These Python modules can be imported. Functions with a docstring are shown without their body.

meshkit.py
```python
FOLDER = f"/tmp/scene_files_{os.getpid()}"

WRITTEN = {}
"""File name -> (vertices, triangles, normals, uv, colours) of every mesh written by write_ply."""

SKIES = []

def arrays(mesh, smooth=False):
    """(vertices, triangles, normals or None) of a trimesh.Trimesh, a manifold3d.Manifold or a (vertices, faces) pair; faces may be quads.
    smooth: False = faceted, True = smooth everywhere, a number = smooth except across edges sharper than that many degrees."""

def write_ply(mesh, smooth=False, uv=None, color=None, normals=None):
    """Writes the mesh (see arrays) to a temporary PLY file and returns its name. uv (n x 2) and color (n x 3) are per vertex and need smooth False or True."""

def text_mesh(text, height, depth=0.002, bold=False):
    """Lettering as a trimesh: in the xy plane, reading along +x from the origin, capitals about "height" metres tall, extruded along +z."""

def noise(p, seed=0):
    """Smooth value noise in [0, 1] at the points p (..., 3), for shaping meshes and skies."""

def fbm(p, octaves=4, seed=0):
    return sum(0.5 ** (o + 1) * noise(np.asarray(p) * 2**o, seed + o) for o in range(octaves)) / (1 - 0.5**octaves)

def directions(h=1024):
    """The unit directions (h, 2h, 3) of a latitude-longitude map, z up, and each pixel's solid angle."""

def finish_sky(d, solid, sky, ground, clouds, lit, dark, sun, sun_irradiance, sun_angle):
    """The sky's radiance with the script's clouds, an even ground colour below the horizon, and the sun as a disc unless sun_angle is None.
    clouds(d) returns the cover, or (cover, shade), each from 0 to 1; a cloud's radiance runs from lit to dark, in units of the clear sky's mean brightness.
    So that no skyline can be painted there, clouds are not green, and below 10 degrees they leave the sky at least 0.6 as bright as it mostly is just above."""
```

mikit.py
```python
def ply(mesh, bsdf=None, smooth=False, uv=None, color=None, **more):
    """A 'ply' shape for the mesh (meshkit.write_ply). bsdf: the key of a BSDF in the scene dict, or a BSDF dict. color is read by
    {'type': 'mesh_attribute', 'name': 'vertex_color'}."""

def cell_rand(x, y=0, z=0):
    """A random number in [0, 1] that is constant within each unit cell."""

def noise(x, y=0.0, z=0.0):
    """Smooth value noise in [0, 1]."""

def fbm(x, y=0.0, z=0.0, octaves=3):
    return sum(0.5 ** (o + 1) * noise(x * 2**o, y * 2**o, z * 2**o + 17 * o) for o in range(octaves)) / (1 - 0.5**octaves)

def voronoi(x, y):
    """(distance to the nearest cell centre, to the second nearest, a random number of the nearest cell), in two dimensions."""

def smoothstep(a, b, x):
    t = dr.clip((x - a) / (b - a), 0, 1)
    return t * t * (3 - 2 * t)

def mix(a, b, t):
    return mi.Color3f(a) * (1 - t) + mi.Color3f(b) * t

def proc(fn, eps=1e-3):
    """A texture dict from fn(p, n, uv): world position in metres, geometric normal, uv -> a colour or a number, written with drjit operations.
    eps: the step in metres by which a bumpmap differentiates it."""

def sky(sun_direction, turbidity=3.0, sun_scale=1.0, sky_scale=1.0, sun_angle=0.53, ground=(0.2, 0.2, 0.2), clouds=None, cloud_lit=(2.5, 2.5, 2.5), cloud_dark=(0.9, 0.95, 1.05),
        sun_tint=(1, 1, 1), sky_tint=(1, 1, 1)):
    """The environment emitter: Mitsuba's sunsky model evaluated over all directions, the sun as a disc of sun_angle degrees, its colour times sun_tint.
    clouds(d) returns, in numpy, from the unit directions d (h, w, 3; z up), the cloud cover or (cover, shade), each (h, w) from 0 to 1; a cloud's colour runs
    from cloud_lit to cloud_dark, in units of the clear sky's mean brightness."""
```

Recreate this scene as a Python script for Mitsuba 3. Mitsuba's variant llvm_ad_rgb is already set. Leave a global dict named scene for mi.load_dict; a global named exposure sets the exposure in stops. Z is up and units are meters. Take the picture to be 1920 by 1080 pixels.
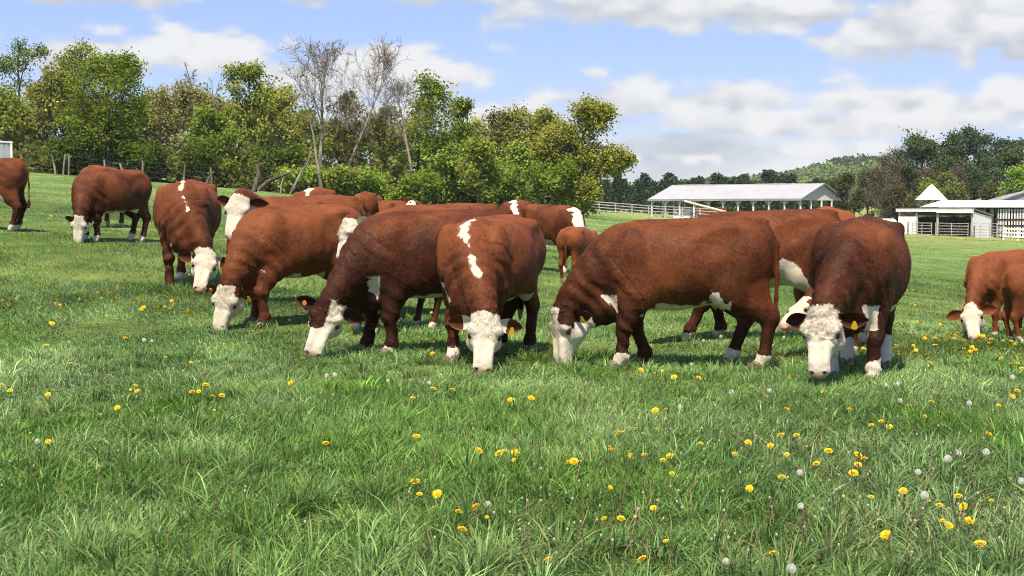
import math, random
import numpy as np
import drjit as dr
import mitsuba as mi
import trimesh
from scipy.interpolate import PchipInterpolator
from scipy.spatial import cKDTree
import mikit, meshkit

# ----------------------------------------------------------------- camera, sky, exposure
T4 = mi.ScalarTransform4f
FPX = 2638.0                     # focal length in pixels of the 1920-wide picture
PITCH = math.atan(150.0 / FPX)   # horizon at row 390 of 1080
EYE = np.array([0.0, 0.0, 1.45])
FWD = np.array([0, math.cos(PITCH), -math.sin(PITCH)])
UPV = np.array([0, math.sin(PITCH), math.cos(PITCH)])
scene, labels = {}, {}
scene['camera'] = {'type': 'perspective', 'fov': 2 * math.degrees(math.atan(960 / FPX)), 'fov_axis': 'x',
                   'near_clip': 0.1, 'far_clip': 6000.0,
                   'to_world': T4().look_at(origin=EYE.tolist(), target=(EYE + FWD).tolist(), up=UPV.tolist())}
exposure = 2.25
SUN = (-0.11, -0.49, 0.86)


def sky_clouds(d):
    """cumulus in bands; az, el in degrees (az 0 = +y, positive to the right)"""
    az = np.degrees(np.arctan2(d[..., 0], d[..., 1]))
    el = np.degrees(np.arcsin(np.clip(d[..., 2], -1, 1)))
    # project on a cloud deck so that far clouds flatten towards the horizon
    k = 1.0 / np.maximum(d[..., 2] + 0.045, 0.02)
    p = np.stack([d[..., 0] * k, d[..., 1] * k, 0 * k], -1)
    n1 = meshkit.fbm(np.stack([az * 0.36, el * 0.85, 0 * az], -1), 5, 3)
    n2 = meshkit.fbm(np.stack([az * 0.9 + 40, el * 2.0, 0 * az], -1), 4, 11)
    deck = meshkit.fbm(p * 0.55 + 7.3, 5, 5)
    cover = np.zeros(az.shape)
    shade = np.full(az.shape, 0.55)

    def smooth(a, b, x):
        t = np.clip((x - a) / (b - a), 0, 1)
        return t * t * (3 - 2 * t)

    def puff(a0, e0, ra, re, shadow=0.5, soft=0.5, flat=0.55):
        """one cumulus: lumpy top, flatter base; its underside is greyer"""
        nonlocal cover, shade
        u = (az - a0) / ra
        v = (el - e0) / re
        v = np.where(v < 0, v / flat, v)
        r = np.sqrt(u * u + v * v) + (n1 - 0.5) * 1.5 + (n2 - 0.5) * 1.0
        c = 1 - smooth(1 - soft * 0.55, 1 + soft * 0.22, r)
        s = np.clip(shadow - 0.55 * (el - e0) / re + (n2 - 0.5) * 1.6 + (n1 - .5) * .8, 0, .85)
        shade = shade * (1 - c) + s * c
        cover = np.maximum(cover, c)
    for args in CLOUDS:
        puff(*args)
    # thin striped haze cloud low over the horizon
    band = meshkit.fbm(np.stack([az * 0.10 + 3, el * 1.5, 0 * az], -1), 5, 21)
    low = smooth(0.40, 0.58, band + 0.22 * (n1 - 0.5) + .12 * (n2 - .5)) * (1 - smooth(2.6, 4.6, el)) * 0.85
    shade = np.where(low > cover, np.clip(0.30 + (n1 - 0.5) * 1.8 + (n2 - .5) * 1.2, 0, 1), shade)
    cover = np.maximum(cover, low)
    # the rest of the sky, above and behind: scattered cumulus of the same kind
    high = smooth(0.52, 0.62, deck) * smooth(9.5, 14, np.where(np.abs(az) < 30, el, 20))
    shade = np.where(high > cover, np.clip(0.3 + (deck - 0.52) * 3, 0, 1), shade)
    cover = np.maximum(cover, high)
    return np.clip(cover, 0, 1), np.clip(shade, 0, 1)


def px_el(y):
    return (390 - y) / FPX * 57.3


def px_az(x):
    return (x - 960) / FPX * 57.3


# (px, py, half width px, half height px, shadow, softness) -> angles
CLOUDS = [(px_az(a), px_el(b), c / FPX * 57.3, d / FPX * 57.3, s, so) for a, b, c, d, s, so in [
    (170, 4, 185, 58, 0.75, .6), (-60, 130, 130, 60, 0.3, .6), (230, 130, 190, 60, 0.45, .7),
    (380, 120, 190, 62, 0.10, .6), (760, 160, 250, 75, 0.10, .7), (560, 150, 130, 50, 0.4, .9),
    (900, -8, 420, 50, 0.7, .7), (1270, 22, 370, 88, 0.42, .7), (1500, 40, 140, 50, 0.5, .9),
    (1780, 75, 270, 104, 0.45, .6), (1930, 120, 160, 50, 0.75, .8), (1117, 145, 32, 20, 0.0, .7),
    (1150, 200, 240, 60, 0.35, .9), (1360, 195, 170, 55, 0.25, .8), (900, 230, 300, 60, 0.35, .9),
    (1640, 205, 200, 48, 0.22, .8), (1850, 215, 200, 46, 0.2, .8), (1500, 240, 450, 40, 0.25, .9), (1250, 300, 260, 26, 0.1, .9), (1600, 285, 200, 24, 0.1, .9)]]

scene['sky'] = mikit.sky(SUN, turbidity=3.0, clouds=sky_clouds, sky_scale=0.88, cloud_lit=(2.12, 2.15, 2.22), cloud_dark=(1.22, 1.33, 1.55), sky_tint=(1.07, 0.975, 1.05))


# ----------------------------------------------------------------- the lie of the land
def sstep(a, b, x):
    t = np.clip((np.asarray(x, float) - a) / (b - a), 0, 1)
    return t * t * (3 - 2 * t)


_B = PchipInterpolator([-3000, -20, 0, 8, 20, 40, 105, 140, 210, 400, 900, 6000], [-2, 0, 0, 0, .15, .42, 1.25, 1.45, 1.85, 2.0, 2.0, 2.0])


def ground(x, y):
    """height of the pasture at x, y: level near the viewer, rising to the left"""
    x, y = np.asarray(x, float), np.asarray(y, float)
    xe = np.where(x > 20, 20 + (x - 20) * 0.6, x)
    xe = np.where(xe > 60, 60 + (xe - 60) * 0.1, xe)
    xe = np.where(xe < -45, -45 + (xe + 45) * 0.35, xe)
    tilt = -0.082 * sstep(9, 27, y) * xe * (1 - sstep(220, 420, y))
    p = np.stack([x * 0.13, y * 0.10, 0 * x], -1)
    bump = (meshkit.fbm(p, 3, 2) - 0.5) * 0.16 * sstep(3, 12, y)
    return _B(y) + tilt + bump


def ray(px, py):
    d = FWD + (px - 960) / FPX * np.array([1.0, 0, 0]) - (py - 540) / FPX * UPV
    return d / d[1]


def at_depth(px, py, y):
    return EYE + ray(px, py) * y


def on_ground(px, py, lo=3.0, hi=400.0):
    """where the line of sight through a pixel first meets the pasture"""
    d = ray(px, py)
    ys = np.geomspace(lo, hi, 4000)
    pts = EYE + d * ys[:, None]
    below = pts[:, 2] < ground(pts[:, 0], pts[:, 1])
    i = int(np.argmax(below)) if below.any() else len(ys) - 1
    return np.array([pts[i, 0], pts[i, 1], float(ground(pts[i, 0], pts[i, 1]))])


def project(p):
    q = np.asarray(p, float) - EYE
    f = q @ FWD
    return np.stack([960 + FPX * q[..., 0] / f, 540 - FPX * (q @ UPV) / f], -1)


def tag(key, label=None, cat=None, group=None, kind=None):
    d = {}
    if label: d['label'] = label
    if cat: d['category'] = cat
    if group: d['group'] = group
    if kind: d['kind'] = kind
    labels[key] = d


def numbered(name):
    if name not in USED:
        USED[name] = 0
        return name
    USED[name] += 1
    return f'{name}_{USED[name]:03d}'


USED = {}


def put(parent, part, mesh, bsdf, smooth=False, uv=None, color=None, **more):
    key = numbered(f'{parent}__{part}') if parent else numbered(part)
    scene[key] = mikit.ply(mesh, bsdf, smooth=smooth, uv=uv, color=color, **more)
    return key


def T(m):
    return T4(np.asarray(m, float).tolist())


class MB:
    """collects vertices and triangles with per-vertex colour or uv"""
    def __init__(self):
        self.v, self.f, self.a, self.n = [], [], [], 0

    def add(self, v, f, a=None):
        v = np.asarray(v, float); f = np.asarray(f, int)
        if f.shape[1] == 4:
            f = np.vstack([f[:, [0, 1, 2]], f[:, [0, 2, 3]]])
        self.v.append(v); self.f.append(f + self.n); self.n += len(v)
        if a is not None:
            self.a.append(np.broadcast_to(np.asarray(a, float), (len(v), np.shape(a)[-1])))
        return self

    def box(self, c, size, R=None, a=None):
        s = np.asarray(size, float) / 2
        v = np.array([[x, y, z] for x in (-1, 1) for y in (-1, 1) for z in (-1, 1)], float) * s
        if R is not None: v = v @ np.asarray(R).T
        f = [[0, 1, 3, 2], [4, 6, 7, 5], [0, 4, 5, 1], [2, 3, 7, 6], [0, 2, 6, 4], [1, 5, 7, 3]]
        return self.add(v + np.asarray(c, float), f, a)

    def bar(self, p, q, w, h=None, a=None):
        """a box from p to q, w wide, h deep"""
        p, q = np.asarray(p, float), np.asarray(q, float)
        d = q - p; L = np.linalg.norm(d); d = d / L
        s = np.cross(d, [0, 0, 1.0])
        s = np.array([1.0, 0, 0]) if np.linalg.norm(s) < 1e-3 else s / np.linalg.norm(s)
        n = np.cross(s, d)
        return self.box((p + q) / 2, (L, w, h or w), np.stack([d, s, n], 1), a)

    def mesh(self):
        return np.vstack(self.v), np.vstack(self.f)

    def attr(self):
        return np.vstack(self.a)


def tube(pts, rad, k=6, cap=True):
    """round tube along points; rad per point"""
    pts = np.asarray(pts, float); rad = np.broadcast_to(np.asarray(rad, float), len(pts))
    d = np.gradient(pts, axis=0); d /= np.linalg.norm(d, axis=1, keepdims=True) + 1e-12
    ref = np.array([0.31, 0.87, 0.38]) if abs(d[0] @ [0.31, 0.87, 0.38]) < 0.9 else np.array([1.0, 0, 0])
    s = np.cross(d, ref); s /= np.linalg.norm(s, axis=1, keepdims=True) + 1e-12
    n = np.cross(d, s)
    a = np.arange(k) * 2 * np.pi / k
    v = (pts[:, None] + rad[:, None, None] * (np.cos(a)[None, :, None] * s[:, None] + np.sin(a)[None, :, None] * n[:, None])).reshape(-1, 3)
    i, j = np.meshgrid(np.arange(len(pts) - 1), np.arange(k), indexing='ij')
    j2 = (j + 1) % k
    f = np.stack([i * k + j, i * k + j2, (i + 1) * k + j2, (i + 1) * k + j], -1).reshape(-1, 4)
    f = np.vstack([f[:, [0, 1, 2]], f[:, [0, 2, 3]]])
    if cap:
        m = len(v)
        v = np.vstack([v, pts[0], pts[-1]])
        r = np.arange(k)
        f = np.vstack([f, np.stack([np.full(k, m), (r + 1) % k, r], 1), np.stack([np.full(k, m + 1), (len(pts) - 1) * k + r, (len(pts) - 1) * k + (r + 1) % k], 1)])
    return v, f


def matte(rgb, rough=0.8, **kw):
    return {'type': 'twosided', 'bsdf': {'type': 'principled', 'base_color': {'type': 'rgb', 'value': list(rgb)}, 'roughness': rough, **kw}}


def proc_mat(fn, rough=0.8, **kw):
    return {'type': 'twosided', 'bsdf': {'type': 'principled', 'base_color': mikit.proc(fn), 'roughness': rough, **kw}}
GRASS, TREES, FARM, HERD, HAIR, FLOWERS = 1.0, 1, 1, 1, 1.0, 1
DEBUG = 0
HAZE = 0.00014

# ----------------------------------------------------------------- cattle: one continuous body per animal, drawn from a distance field
def unit(v):
    v = np.asarray(v, float)
    return v / (np.linalg.norm(v) + 1e-12)


class Field:
    """smooth union of primitives, evaluated only near each primitive"""
    def __init__(self):
        self.prims = []

    def ecap(self, a, b, ra, rb, s=(0, 1, 0), k=0.05):
        """capsule a-b with radii ra=(along s, across), rb at the far end"""
        a, b = np.asarray(a, float), np.asarray(b, float)
        ra = (ra, ra) if np.isscalar(ra) else ra
        rb = (rb, rb) if np.isscalar(rb) else rb
        ax = b - a; L = np.linalg.norm(ax) + 1e-9; ax = ax / L
        s = np.asarray(s, float); s = unit(s - ax * (s @ ax))
        R = max(*ra, *rb)

        def fn(p):
            q = p - a
            t = np.clip(q @ ax / L, 0, 1)
            r = q - t[:, None] * (L * ax)
            u = r @ s
            o2 = np.maximum((r * r).sum(1) - u * u, 0)
            rs, ro = ra[0] + (rb[0] - ra[0]) * t, ra[1] + (rb[1] - ra[1]) * t
            return (np.sqrt(u * u / rs ** 2 + o2 / ro ** 2) - 1) * np.minimum(rs, ro)
        lo, hi = np.minimum(a, b) - R, np.maximum(a, b) + R
        self.prims.append((fn, lo, hi, k, 1))
        return self

    def ball(self, c, r, k=0.03, cut=False):
        c = np.asarray(c, float)
        r3 = np.broadcast_to(np.asarray(r, float), 3)
        m = r3.min()
        self.prims.append((lambda p: (np.sqrt((((p - c) / r3) ** 2).sum(1)) - 1) * m, c - r3.max(), c + r3.max(), k, -1 if cut else 1))
        return self

    def loft(self, o, a, s, n, st, expo=2.3, k=0.06, taper=0.0):
        """stations st: rows (t, top, mid, bottom, half width) along axis a from o; offsets along n, width along s"""
        o, a, s, n = (np.asarray(x, float) for x in (o, a, s, n))
        st = np.asarray(st, float)
        tt = np.linspace(st[0, 0], st[-1, 0], 200)
        P = [PchipInterpolator(st[:, 0], st[:, i])(tt) for i in range(1, 5)]
        R = np.abs(st[:, 1:]).max() + 0.02

        def fn(p):
            q = p - o
            t, u, v = q @ a, q @ s, q @ n
            top, mid, bot, w = (np.interp(t, tt, x) for x in P)
            dv = v - mid
            h = np.where(dv > 0, top - mid, mid - bot)
            h = np.maximum(h, 0.008)
            fr = np.clip(-dv / h, 0, 1)
            w = np.maximum(w * (1 - taper * fr), 0.008)
            kk = (np.abs(u / w) ** expo + np.abs(dv / h) ** expo) ** (1 / expo)
            f = (kk - 1) * np.minimum(w, h)
            over = np.maximum(np.maximum(st[0, 0] - t, t - st[-1, 0]), 0)
            return np.where(over > 0, np.hypot(np.maximum(f, 0), over), f)
        e0, e1 = o + a * st[0, 0], o + a * st[-1, 0]
        mids = [o + a * r[0] + n * x for r in st for x in (r[1], r[3])]
        lo = np.min(mids, 0) - st[:, 4].max() * np.abs(s) - 0.02
        hi = np.max(mids, 0) + st[:, 4].max() * np.abs(s) + 0.02
        self.prims.append((fn, lo, hi, k, 1))
        return self

    def __call__(self, p):
        d = np.full(len(p), 0.5)
        for fn, lo, hi, k, sign in self.prims:
            m = 0.16
            i = np.flatnonzero(np.all((p > lo - m) & (p < hi + m), 1))
            if not len(i): continue
            f, g = fn(p[i]), d[i]
            if sign > 0:
                h = np.clip(0.5 + 0.5 * (g - f) / k, 0, 1)
                d[i] = g * (1 - h) + f * h - k * h * (1 - h)
            else:
                h = np.clip(0.5 - 0.5 * (g + f) / k, 0, 1)
                d[i] = g * (1 - h) - f * h + k * h * (1 - h)
        return d

    def bounds(self):
        return np.min([p[1] for p in self.prims], 0) - 0.04, np.max([p[2] for p in self.prims], 0) + 0.04


def surface_nets(V, lo, h):
    inside = V < 0
    n = np.array(V.shape)
    c = [inside[i:n[0] - 1 + i, j:n[1] - 1 + j, k:n[2] - 1 + k] for i in (0, 1) for j in (0, 1) for k in (0, 1)]
    s = sum(x.astype(np.int8) for x in c)
    cells = np.argwhere((s > 0) & (s < 8))
    idx = np.full(n - 1, -1, np.int32)
    idx[tuple(cells.T)] = np.arange(len(cells))
    corner = np.array([[i, j, k] for i in (0, 1) for j in (0, 1) for k in (0, 1)])
    val = np.stack([V[tuple((cells + o).T)] for o in corner], 1)
    acc, cnt = np.zeros((len(cells), 3)), np.zeros(len(cells))
    for a in range(8):
        for b in range(a + 1, 8):
            if np.abs(corner[a] - corner[b]).sum() == 1:
                va, vb = val[:, a], val[:, b]
                x = (va < 0) != (vb < 0)
                t = np.where(x, va / np.where(x, va - vb, 1), 0)
                acc += np.where(x[:, None], corner[a] + t[:, None] * (corner[b] - corner[a]), 0)
                cnt += x
    v = lo + h * (cells + acc / cnt[:, None])
    faces = []
    for ax in range(3):
        o1, o2 = (ax + 1) % 3, (ax + 2) % 3
        A = [slice(None)] * 3; B = [slice(None)] * 3
        A[ax], B[ax] = slice(0, -1), slice(1, None)
        e = np.argwhere(inside[tuple(A)] != inside[tuple(B)])
        e = e[(e[:, o1] > 0) & (e[:, o2] > 0) & (e[:, o1] < n[o1] - 1) & (e[:, o2] < n[o2] - 1)]
        flip = inside[tuple(e.T)]
        u1, u2 = np.eye(3, dtype=int)[o1], np.eye(3, dtype=int)[o2]
        q = np.stack([idx[tuple((e - d).T)] for d in (u1 + u2, u2, 0 * u1, u1)], 1)
        q[~flip] = q[~flip][:, ::-1]
        faces.append(q)
    q = np.vstack(faces)
    q = q[(q >= 0).all(1)]
    return v, np.vstack([q[:, [0, 1, 2]], q[:, [0, 2, 3]]])


def polygonise(field, h, margin=0.16):
    lo, hi = field.bounds()
    m = 4
    H = h * m
    n = np.ceil((hi - lo) / H).astype(int) + 1
    g = np.stack(np.meshgrid(*[lo[i] + H * np.arange(n[i]) + (m - 1) * h / 2 for i in range(3)], indexing='ij'), -1)
    c = field(g.reshape(-1, 3)).reshape(n)
    near = np.abs(c) < H * 1.5 + 0.01
    V = np.repeat(np.repeat(np.repeat(c, m, 0), m, 1), m, 2)
    blocks = np.argwhere(near)
    sub = np.array([[i, j, k] for i in range(m) for j in range(m) for k in range(m)])
    ids = (blocks[:, None] * m + sub).reshape(-1, 3)
    V[tuple(ids.T)] = field(lo + h * ids)
    return surface_nets(V, lo, h)


def vertex_normals(v, f):
    fn = np.cross(v[f[:, 1]] - v[f[:, 0]], v[f[:, 2]] - v[f[:, 0]])
    n = np.zeros_like(v)
    for k in range(3):
        np.add.at(n, f[:, k], fn)
    return n / (np.linalg.norm(n, axis=1, keepdims=True) + 1e-12)


# coat colours come from uv: u 0 brown .. 1 white .. 2 pink skin .. 3 dark; v = how light the brown is
def coat_colour(p, n, uv):
    u, t = uv.x, uv.y
    fine = mikit.fbm(p.x * 60, p.y * 60, p.z * 38, 3)
    mid = mikit.fbm(p.x * 9 + 3, p.y * 9, p.z * 6, 3)
    big = mikit.fbm(p.x * 3.1 + 7, p.y * 3.1, p.z * 2.4, 3)
    t = t + (fine - 0.5) * 0.38 + (mid - 0.5) * 0.36 + (big - 0.5) * 0.35
    brown = mikit.mix((0.026, 0.0070, 0.0028), (0.208, 0.064, 0.0215), mikit.smoothstep(0.0, 1.0, t))
    white = mikit.mix((0.52, 0.47, 0.36), (0.62, 0.585, 0.50), mikit.smoothstep(0.25, 0.7, fine * 0.6 + mid * 0.4))
    edge = (fine - 0.5) * 0.55
    c = mikit.mix(brown, white, mikit.smoothstep(0.42, 0.58, u + dr.select((u > 0.02) & (u < 0.98), edge, 0)))
    c = mikit.mix(c, (0.62, 0.34, 0.28), mikit.smoothstep(1.15, 1.9, u))
    return mikit.mix(c, (0.03, 0.022, 0.02), mikit.smoothstep(2.2, 2.9, u))


def coat_bump(p, n, uv):
    return mikit.fbm(p.x * 90, p.y * 90, p.z * 30, 2) * 0.0042


scene['coat_material'] = {'type': 'twosided', 'bsdf': {'type': 'bumpmap', 'arbitrary': mikit.proc(coat_bump, 2e-3), 'scale': 1.0,
    'bsdf': {'type': 'principled', 'base_color': mikit.proc(coat_colour), 'roughness': 0.65, 'specular': 0.2}}}
scene['hair_material'] = {'type': 'twosided', 'bsdf': {'type': 'principled', 'base_color': mikit.proc(coat_colour), 'roughness': 0.6, 'specular': 0.2}}
scene['eye_material'] = {'type': 'principled', 'base_color': {'type': 'rgb', 'value': [0.012, 0.008, 0.006]}, 'roughness': 0.12}
scene['hoof_material'] = {'type': 'principled', 'base_color': {'type': 'rgb', 'value': [0.13, 0.10, 0.07]}, 'roughness': 0.5}
scene['yellow_tag_material'] = matte((0.72, 0.50, 0.03), 0.45)
scene['orange_tag_material'] = matte((0.80, 0.25, 0.05), 0.45)
scene['white_tag_material'] = matte((0.75, 0.75, 0.7), 0.45)

TORSO = np.array([  # x, top, mid, bottom, half width
    [-0.84, 1.13, 1.02, 0.90, 0.05], [-0.82, 1.20, 1.02, 0.84, 0.12], [-0.77, 1.262, 1.02, 0.80, 0.19], [-0.68, 1.300, 1.02, 0.77, 0.245],
    [-0.52, 1.325, 1.02, 0.71, 0.285], [-0.38, 1.330, 1.00, 0.63, 0.315], [-0.18, 1.315, 0.95, 0.545, 0.355], [0.02, 1.300, 0.93, 0.515, 0.365],
    [0.20, 1.290, 0.93, 0.52, 0.335], [0.36, 1.290, 0.95, 0.525, 0.285], [0.50, 1.265, 0.96, 0.525, 0.24], [0.62, 1.20, 0.93, 0.535, 0.19],
    [0.70, 1.12, 0.88, 0.57, 0.14], [0.76, 0.96, 0.80, 0.65, 0.05]])
HEAD = np.array([  # distance from poll, forehead, mid, jaw, half width
    [-0.035, -.075, -.10, -.13, .03], [-0.01, -.012, -.09, -.18, .095], [.05, .014, -.09, -.225, .128], [.12, .020, -.09, -.275, .140], [.18, .012, -.08, -.300, .138],
    [.25, -.006, -.09, -.285, .116], [.33, -.022, -.09, -.225, .084], [.41, -.026, -.085, -.178, .072], [.465, -.032, -.085, -.164, .079], [.503, -.050, -.088, -.148, .068], [.526, -.072, -.09, -.125, .040], [.535, -.085, -.092, -.10, .02]])


def make_cow(name, label, cat, pos, heading, scale=1.0, poll=None, muzzle=None, face=None, res=0.016, tone=0.5, girth=1.0,
             fore=(0.0, 0.0), hind=(0.0, 0.0), white=(), socks=(0.10, 0.10, 0.12, 0.12), hair=0, neck_k=1.0, ear_tags=(), group=None, curly=0.0,
             ear_droop=0.25, tail=True, calf=False, seed=0, lying=False, roll=0.0, knee_lift=(0, 0), head_size=1.0, shift=(0, 0, 0, 0), ears=(1, 1), eyes=(1, 1), ear_white=0.0):
    """pos: ground point under the body; heading in degrees (0 = +x); poll, muzzle: world points; fore/hind: stride of (left, right) feet"""
    rng = np.random.default_rng(seed + 17)
    c, s_ = math.cos(math.radians(heading)), math.sin(math.radians(heading))
    R = np.array([[c, -s_, 0], [s_, c, 0], [0, 0, 1.0]])
    pos = np.asarray(pos, float)
    to_w = lambda p: np.asarray(p, float) @ R.T * scale + pos
    to_l = lambda p: (np.asarray(p, float) - pos) @ R / scale
    gz = lambda x, y: float(to_l([0, 0, ground(*(to_w([x, y, 0])[:2]))])[2])
    drop = 0.50 if lying else 0.0
    F = Field()
    st = TORSO.copy()
    st[:, 4] *= girth
    if calf:
        st[:, 1] -= 0.0
        st[:, 3] += (st[:, 2] - st[:, 3]) * 0.22
        st[:, 4] *= 0.80
    belly = st[:, 3].copy()
    st[:, 1:4] -= drop
    st[:, 3] = belly - drop * (1 if not lying else 0.9)
    F.loft((0, 0, 0), (1, 0, 0), (0, 1, 0), (0, 0, 1), st, expo=2.25, k=0.08)
    zz = -drop
    for sg in (1, -1):
        F.ball((-0.44, sg * 0.24 * girth, 1.238 + zz), (0.08, 0.05, 0.045), 0.08)      # hook bones
        F.ball((-0.77, sg * 0.10, 1.13 + zz), (0.06, 0.055, 0.06), 0.06)         # pin bones
        F.ball((0.41, sg * 0.215 * girth, 1.02 + zz), (0.14, 0.095, 0.23), 0.045)          # shoulder
        F.ball((-0.30, sg * 0.43 * girth, 1.12 + zz), (0.15, 0.145, 0.15), 0.08, cut=True)   # flank hollow
        F.ball((-0.58, sg * 0.19 * girth, 0.98 + zz), (0.20, 0.12, 0.22), 0.07)
        F.ball((0.52, sg * 0.185, 0.84 + zz), (0.12, 0.085, 0.12), 0.07)
    F.ball((-0.72, 0, 1.300 + zz), (0.10, 0.045, 0.035), 0.05)
    F.ecap((-0.60, 0, 1.312 + zz), (0.35, 0, 1.283 + zz), (.03, .022), (.04, .03), k=0.05)
    # legs: index 0 left (+y), 1 right
    feet = []
    if not lying:
        slim = 1.0 if calf else 1.2
        for i, sg in enumerate((1, -1)):
            fx = 0.40 + fore[i]; fy = sg * 0.175 + shift[i]
            z0 = gz(fx + 0.03, fy)
            kl = knee_lift[i]
            kx = 0.42 + fore[i] * 0.5 + kl
            sh = np.array([0.40, sg * 0.185, 0.92]); el = np.array([0.35 + fore[i] * 0.15, sg * 0.19, 0.68])
            kn = np.array([kx, sg * 0.18 + shift[i] * .6, 0.375 + z0 * 0.6]); ft = np.array([fx - 0.01, fy, 0.125 + z0]); hf = np.array([fx + 0.035, fy, 0.045 + z0])
            F.ecap(sh, el, (0.085, 0.15), (0.085, 0.125), k=0.09)
            F.ecap(el, kn, (0.08 * slim, 0.105 * slim), (0.054 * slim, 0.06 * slim), k=0.07)
            F.ball(kn, (0.060 * slim, 0.056 * slim, 0.07), 0.03)
            F.ecap(kn, ft, (0.046 * slim, 0.05 * slim), (0.041 * slim, 0.043 * slim), k=0.03)
            F.ball(ft, (0.053 * slim, 0.05 * slim, 0.05), 0.03)
            F.ecap(ft, hf, 0.046 * slim, (0.056, 0.052), k=0.02)
            feet.append((hf, z0, sg))
        for i, sg in enumerate((1, -1)):
            fx = -0.62 + hind[i]; fy = sg * 0.165 + shift[2 + i]
            z0 = gz(fx, fy)
            hp = np.array([-0.55, sg * 0.16, 1.03]); stf = np.array([-0.40 + hind[i] * 0.2, sg * 0.20, 0.70])
            hk = np.array([-0.725 + hind[i] * 0.65, sg * 0.165 + shift[2 + i] * .6, 0.455 + z0 * 0.6]); ft = np.array([fx - 0.015, fy, 0.13 + z0]); hf = np.array([fx + 0.035, fy, 0.045 + z0])
            F.ecap(hp, stf, (0.115, 0.20), (0.085, 0.12), k=0.09)
            F.ecap(np.array([-0.66, sg * 0.13, 0.98]), np.array([-0.645 + hind[i] * 0.3, sg * 0.14, 0.72]), (0.10, 0.145), (0.072, 0.095), k=0.08)
            F.ecap(stf, hk, (0.08 * slim, 0.115 * slim), (0.048 * slim, 0.066 * slim), k=0.07)
            F.ecap(np.array([-0.65 + hind[i] * .3, sg * 0.14, 0.74]), hk + np.array([-0.015, 0, 0.03]), (0.065, 0.075), (0.038, 0.045), k=0.06)
            F.ball(hk, (0.055 * slim, 0.047 * slim, 0.06), 0.03)
            F.ecap(hk, ft, (0.044 * slim, 0.054 * slim), (0.041 * slim, 0.043 * slim), k=0.03)
            F.ball(ft, (0.053 * slim, 0.05 * slim, 0.05), 0.03)
            F.ecap(ft, hf, 0.046 * slim, (0.056, 0.052), k=0.02)
            feet.append((hf, z0, sg))
    else:
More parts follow.
